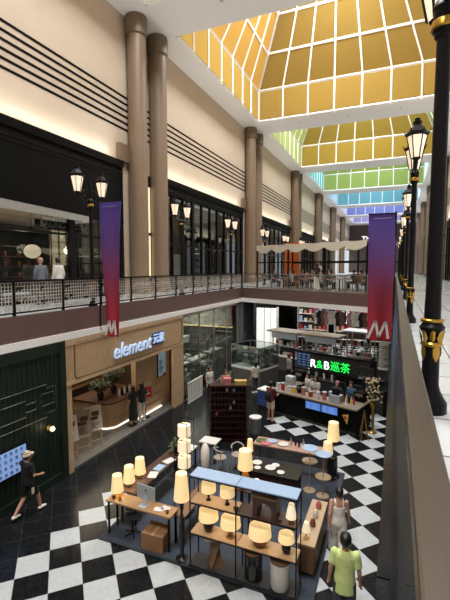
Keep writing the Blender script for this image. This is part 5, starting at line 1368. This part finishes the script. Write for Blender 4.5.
# rear wooden table
RT = -4.40
table('long_table', 'long pale pink wood table at the back of the display', -2.95, 12.42, 2.4, .62, RT, mat('pinkish wood', S('#a88472'), .5, var=.1, stretch=(1, 8, 1)), M_wood)
for q, (x_, y_, mm, nm) in enumerate(((-3.95, 12.4, M_leaf2, 'green'), (-3.6, 12.5, M_bluewh, 'pale blue'), (-3.2, 12.4, M_cwhite, 'white'), (-3.75, 12.25, M_pink, 'pink'))):
    o = MB().lathe([(.06, 0), (.14, .015), (.17, .03), (.16, .03), (.06, .01)], n=22).build('plate', mm, None, 40, loc=(x_, y_, RT)); tag(o, '%s plate on the long pink wood table' % nm, 'plate', 'coloured plates on the long table')
for q in range(6):
    o = MB().lathe([(.035, 0), (.04, .14), (.015, .19), (.015, .25)], n=12).build('bottle', M_cblack if q % 3 else M_alu, None, 40, loc=(-2.95 + .13 * q, 12.45 + .06 * (q % 2), RT)); tag(o, '%s bottle on the long pink wood table, %s from the left' % ('black' if q % 3 else 'grey', ORD[q]), 'bottle', 'bottles on the long table')
# tiered stands
def tier(label, x, y, zt, zm):
    t = thing('tiered_stand', label, 'stand', (x, y, PZ), 0, 'tiered stands at the right of the display'); a1, b1 = zt - PZ, zm - PZ
    MB().lathe([(.23, a1), (.235, a1 + .02), (.22, a1 + .025)], n=26).build('top_disc', M_bluewh, t, 40)
    MB().lathe([(.10, b1), (.22, b1 + .03), (.225, b1 + .05), (.20, b1 + .04), (.10, b1 + .02)], n=26).build('tray', M_ply, t, 40)
    MB().lathe([(.18, 0), (.18, .02), (.015, .04), (.012, a1)], n=14).build('pole', M_ply, t, 40)
tier('taller two tier stand with pale blue top and wooden tray, left one', -2.13, 11.35, -3.88, -4.30)
tier('lower two tier stand with pale blue top and wooden tray, right one', -1.72, 11.2, -3.92, -4.62)
# double lamp at far right
t = thing('floor_lamp', 'dark floor lamp with two cream shades at the far right of the display', 'lamp', (-1.62, 12.45, PZ), 0)
MB().lathe([(.22, 0), (.22, .03), (.15, .06), (.14, .62), (.04, .66), (.03, .85)], n=20).build('stand', M_cblack, t, 50)
shade(MB(), .19, .15, 1.18, 1.74).build('lamp_shade', M_shade, t, 50); shade(MB(), .16, .125, .84, 1.2, (-.12, -.28, 0)).build('lamp_shade', M_shade, t, 50)
MB().tube([(-.0, 0, .8), (0, 0, 1.7)], .01, 6).tube([(0, 0, .8), (-.12, -.28, .8), (-.12, -.28, 1.18)], .01, 6).build('stem', M_brass, t)
lamp_light('lamp_bulb', 'POINT', (-1.62, 12.45, PZ + 1.4), 2, (1, .78, .48), .04)
# wooden sideboard on right edge
sb = thing('sideboard', 'narrow pale wooden sideboard along the right edge of the platform', 'cabinet', (-1.56, 8.9, PZ))
MB().box(-.17, .17, -.85, .85, .06, .66).build('body', M_wood, sb); MB().box(-.19, .19, -.88, .88, .66, .70).build('top', M_ply, sb)
for q in range(3):
    d_ = MB().box(.17, .185, -.82 + q * .56, -.30 + q * .56, .1, .62).build('door', M_wood, sb); MB().box(.185, .20, -.4 + q * .56, -.37 + q * .56, .3, .42).build('handle', M_brass, d_)
MB().box(-.16, -.12, -.8, .8, 0, .06).box(.12, .16, -.8, .8, 0, .06).build('plinth', M_black, sb)
table_lamp('small white cone lamp on the narrow wooden sideboard', (-1.60, 8.25, PZ + .70), [(.05, 0), (.05, .015), (.014, .03), (.014, .16)], M_ply, .085, .045, .15, .36, .8, M_shade2)
for q, (y_, mm, nm) in enumerate(((8.7, M_ceram, 'terracotta'), (9.05, M_cwhite, 'white'), (9.45, M_pink, 'pink'))):
    o = MB().lathe([(.04, 0), (.07, .06), (.05, .14), (.03, .18)], n=14).build('vase', mm, None, 40, loc=(-1.54, y_, PZ + .70)); tag(o, 'small %s vase on the narrow wooden sideboard' % nm, 'vase')
rt_ = thing('round_table', 'small round glass table beside the sideboard', 'table', (-1.38, 10.3, PZ)) if False else None
# pale chairs
def bentchair(label, x, y, rz, m_):
    t = thing('chair', label, 'chair', (x, y, PZ), rz, 'pale chairs near the lattice shelf')
    MB().lathe([(.20, .44), (.21, .46), (.20, .48)], n=20).build('seat', m_, t, 40)
    for sx_ in (-1, 1):
        for sy_ in (-1, 1): MB().tube([(sx_ * .15, sy_ * .15, .44), (sx_ * .19, sy_ * .19, 0)], .016, 6).build('leg', m_, t)
    pts = [(.20 * math.cos(math.radians(q)), .20 * math.sin(math.radians(q)) * .9 + .02, .80 - .1 * abs(q - 90) / 110) for q in range(-20, 201, 20)]
    MB().tube(pts, .024, 8).build('backrest', m_, t, 60)
    for s in (-1, 1): MB().tube([(s * .17, .06, .46), (s * .19, .06, .75)], .014, 6).build('back_post', m_, t)
M_palew = mat('pale grey wood', S('#9c9186'), .5, var=.1)
bentchair('pale bentwood chair closest to the lattice shelf', -4.55, 11.75, .4, M_palew)
bentchair('pale bentwood chair left of the other one', -5.0, 11.35, 2.4, M_palew)
# dark lattice shelf with little things
ls = thing('lattice_shelf', 'tall dark red wooden lattice shelf standing behind the display', 'shelf', (-5.68, 13.72, FL), .40)
f = MB()
for x_ in [-.65 + .13 * q for q in range(11)]: f.box(x_ - .014, x_ + .014, -.16, .16, .05, 2.12)
for z_ in [.05 + .23 * q for q in range(10)]: f.box(-.66, .66, -.17, .17, z_, z_ + .025)
f.build('lattice', M_dkwood, ls); MB().box(-.7, .7, -.19, .19, 2.12, 2.17).build('top', M_dkwood, ls)
MB().box(-.70, -.65, -.19, .19, 0, 2.12).box(.65, .70, -.19, .19, 0, 2.12).build('sides', M_dkwood, ls); MB().box(-.65, .65, .15, .17, .05, 2.12).build('back', mat('near black wood', S('#150b0a'), .5), ls)
for q, (x_, z_, mm, nm) in enumerate(((-.06, 2.0, M_cwhite, 'white'), (.2, 1.99, M_bluewh, 'pale blue'), (.2, 1.53, M_cwhite, 'white'), (-.45, 1.07, M_pink, 'pink'), (.07, 1.3, M_cwhite, 'white'))):
    zc = round((z_ - .05) / .23 - .5) * .23 + .075
    dx_, dy_ = rot(x_, -.08, .40)
    o = MB().lathe([(.03, 0), (.045, .05), (.03, .11), (.02, .13)], n=10).build('figurine', mm, None, 40, loc=(-5.68 + dx_, 13.72 + dy_, FL + zc)); tag(o, 'small %s ornament in the dark lattice shelf, %s counted from the top' % (nm, ORD[q]), 'ornament', 'ornaments in the lattice shelf')
for q, (x_, mm, nm, w_, h_) in enumerate(((-.05, M_pink, 'pink', .26, .24), (.45, mat('yellow print', S('#b89a58'), .6, var=.3, scale=12), 'yellow patterned', .44, .16))):
    dx_, dy_ = rot(x_, 0, .40)
    t = thing('gift_box', '%s gift box on top of the dark lattice shelf' % nm, 'box', (-5.68 + dx_, 13.72 + dy_, FL + 2.17), .4)
    MB().box(-w_ / 2, w_ / 2, -.12, .12, 0, h_ - .04).build('box', mm, t); MB().box(-w_ / 2 - .01, w_ / 2 + .01, -.13, .13, h_ - .04, h_).build('lid', mm, t)
bn = thing('bin', 'grey round bin to the right of the lattice shelf', 'bin', (-4.95, 14.75, FL))
MB().lathe([(.20, 0), (.22, .02), (.24, .62), (.22, .62)], n=22).build('body', mat('grey bin', S('#6e7072'), .5), bn, 40); MB().lathe([(.25, .62), (.25, .66), (.10, .68)], n=22).build('lid', M_plastic, bn, 40)

# ================================================================ dining bridge
def Bp(x, y, z=0.0): dx_, dy_ = rot(x, y, brz); return (a[0] + dx_, a[1] + dy_, z)
cn = thing('canopy', 'off white draped cloth canopy on black posts over the bridge diners', 'canopy', Bp(0, 0), brz)
bays = [(.25, 2.9), (2.9, 5.55), (5.55, 8.2)]
for x_ in (.25, 2.9, 5.55, 8.2):
    for y_ in (1.2, 5.0): MB().box(x_ - .04, x_ + .04, y_ - .04, y_ + .04, 0, 2.75).build('post', M_black, cn)
MB().box(.21, 8.24, 1.17, 1.23, 1.68, 1.76).box(.21, 8.24, 4.97, 5.03, 1.68, 1.76).build('cross_beam', M_black, cn)
MB().box(.21, 8.24, 1.17, 1.23, 2.7, 2.76).box(.21, 8.24, 4.97, 5.03, 2.7, 2.76).build('top_beam', M_canopy, cn)
for x0_, x1_ in bays:
    v = MB(); n_ = 20
    for i in range(n_ + 1):
        u = i / n_; x_ = x0_ + (x1_ - x0_) * u; dip = .24 * abs(math.sin(2 * PI * u))
        v.v += [(x_, 1.12, 2.86 - dip * .2), (x_, 1.10, 2.56 - dip), (x_, 1.14, 2.86 - dip * .2), (x_, 1.13, 2.56 - dip)]
    for i in range(n_):
        o_ = i * 4; v.f += [(o_, o_ + 1, o_ + 5, o_ + 4), (o_ + 2, o_ + 6, o_ + 7, o_ + 3), (o_, o_ + 4, o_ + 6, o_ + 2), (o_ + 1, o_ + 3, o_ + 7, o_ + 5)]
    v.build('valance', M_canopy, cn, 60)
    r_ = MB(); m_ = 14
    for j in range(m_ + 1):
        for i in range(7):
            x_ = x0_ + (x1_ - x0_) * i / 6; y_ = 1.15 + 3.85 * j / m_; z_ = 2.90 - .16 * math.sin(PI * i / 6) - .10 * abs(math.sin(3 * PI * j / m_)); r_.v.append((x_, y_, z_))
    for j in range(m_):
        for i in range(6): q = j * 7 + i; r_.f.append((q, q + 1, q + 8, q + 7))
    r_.build('roof_cloth', M_canopy, cn, 60)
og = thing('partition', 'orange standing partition at the left of the dining bridge', 'partition', (-7.2, 29.8, 0))
MB().box(-.55, .55, -.04, .04, .1, 3.25).build('board', M_orange, og); MB().box(-.6, .6, -.2, .2, 0, .1).build('foot', M_black, og)
MB().box(-.40, .40, -.05, -.04, 2.5, 2.8).build('print', mat('pale orange print', S('#d8935c'), .5), og)
lamp_light('canopy_light', 'AREA', Bp(4.5, 3.2, 2.3), 60, (1, .88, .7), 6, 2.5, (0, 0, brz))
def dtable(label, x, y):
    t = thing('dining_table', label, 'table', Bp(x, y), brz, 'dining tables on the bridge')
    MB().lathe([(.36, .70), (.38, .72), (.37, .74)], n=24).build('table_top', M_palew, t, 40)
    MB().lathe([(.24, 0), (.24, .02), (.03, .05), (.03, .70)], n=16).build('pedestal', M_black, t, 40); return t
def dchair(label, x, y, rz):
    t = thing('dining_chair', label, 'chair', Bp(x, y), rz, 'dining chairs on the bridge')
    MB().box(-.2, .2, -.2, .2, .43, .46).build('seat', M_wood, t, bevel=.008)
    MB().slab((-.19, -.20, .60), (.19, -.20, .60), (.19, -.26, .86), (-.19, -.26, .86), .02).build('backrest', M_wood, t)
    for sx_ in (-1, 1):
        MB().tube([(sx_ * .18, .18, .43), (sx_ * .19, .19, 0)], .014, 6).build('leg', M_black, t); MB().tube([(sx_ * .18, -.26, .86), (sx_ * .18, -.19, .43), (sx_ * .19, -.22, 0)], .014, 6).build('leg', M_black, t)
    return t
spots = [(1.9, 1.95), (4.0, 2.2), (6.1, 1.95), (8.1, 2.4), (1.6, 3.9), (3.3, 4.2), (5.2, 3.8), (7.0, 4.2)]
t0 = c0d = None
tops = ['#3a3c44', '#b8b4ac', '#5c2c34', '#c8c4bc', '#2a3444', '#8a7a6a', '#1a1a1c', '#9aa6b0', '#b08a78', '#44503c', '#c4b8a8', '#22242c', '#7c3c3c', '#d0ccc4', '#50586a']
names = ['charcoal', 'pale grey', 'wine red', 'off white', 'navy', 'tan', 'black', 'light blue grey', 'dusky pink', 'olive', 'cream', 'blue black', 'brick red', 'bright white', 'slate blue']
SEATZ = .43
pi_ = 0; pr0 = {}
for ti, (x_, y_) in enumerate(spots):
    lab = 'round dining table on the bridge, %s in the %s row from the left' % (ORD[ti] if ti < 4 else ORD[ti - 4], 'front' if ti < 4 else 'rear')
    if t0 is None: t0 = dtable(lab, x_, y_)
    else: dup(t0, Bp(x_, y_), brz, lab)
    for s in (-1, 1):
        cx_, cy_ = x_ + s * .74, y_ + .05 * s
        rz = brz + (PI / 2 if s > 0 else -PI / 2)
        lab = 'wooden dining chair %s of the %s %s-row bridge table' % ('left' if s < 0 else 'right', ORD[ti] if ti < 4 else ORD[ti - 4], 'front' if ti < 4 else 'rear')
        if c0d is None: c0d = dchair(lab, cx_, cy_, rz)
        else: dup(c0d, Bp(cx_, cy_), rz, lab)
        if pi_ < 15 and (ti, s) not in ((2, 1), (6, -1)):
            lab = 'seated diner in %s top at the %s %s-row bridge table' % (names[pi_], ORD[ti] if ti < 4 else ORD[ti - 4], 'front' if ti < 4 else 'rear')
            hk = 'long' if pi_ % 3 == 1 else 'short'
            wx = Bp(x_ + s * .74, cy_)
            if hk not in pr0:
                k_ = 1.68 / 1.74
                pr0[hk] = person(lab, (wx[0], wx[1], 0), rz, 1.68, SIT, tops[pi_], 'short', '#24262c', 'trousers', hk, sitz=.43 * k_, detail=False, group='seated diners on the bridge')
            else:
                dup(pr0[hk], (wx[0], wx[1], -.43 * 1.68 / 1.74), rz, lab, None, {'top': cloth(tops[pi_])})
            pi_ += 1
person('waiter in black apron and white shirt standing behind the bridge railing', Bp(3.9, 3.2), brz + 2.5, 1.74, STAND, '#c8c4bc', 'long', '#141416', 'trousers', 'short', detail=False)
person('person in white trousers and dark top standing at the bridge railing', Bp(5.35, .75), brz + 1.4, 1.66, STAND, '#2a2226', 'short', '#d0ccc4', 'wide', 'long', detail=False, fem=True)
# light inside the upper left shops
lamp_light('shop_light', 'AREA', (-16, 13.5, 3.6), 90, (1, .88, .7), 4, 5)
for y_ in (9.0, 12.35, 15.0): lamp_light('shop_fill_point', 'POINT', (-14.6, y_, 2.2), 26, (1, .86, .66), .2)  # middle for the pendant globe; outer two added to brighten the shop ceiling
for i in (1, 2): lamp_light('shop_light', 'AREA', (-15.5, (BAYS[i][0] + BAYS[i][1]) / 2, 5.4), 60, (1, .92, .8), 3, 10)
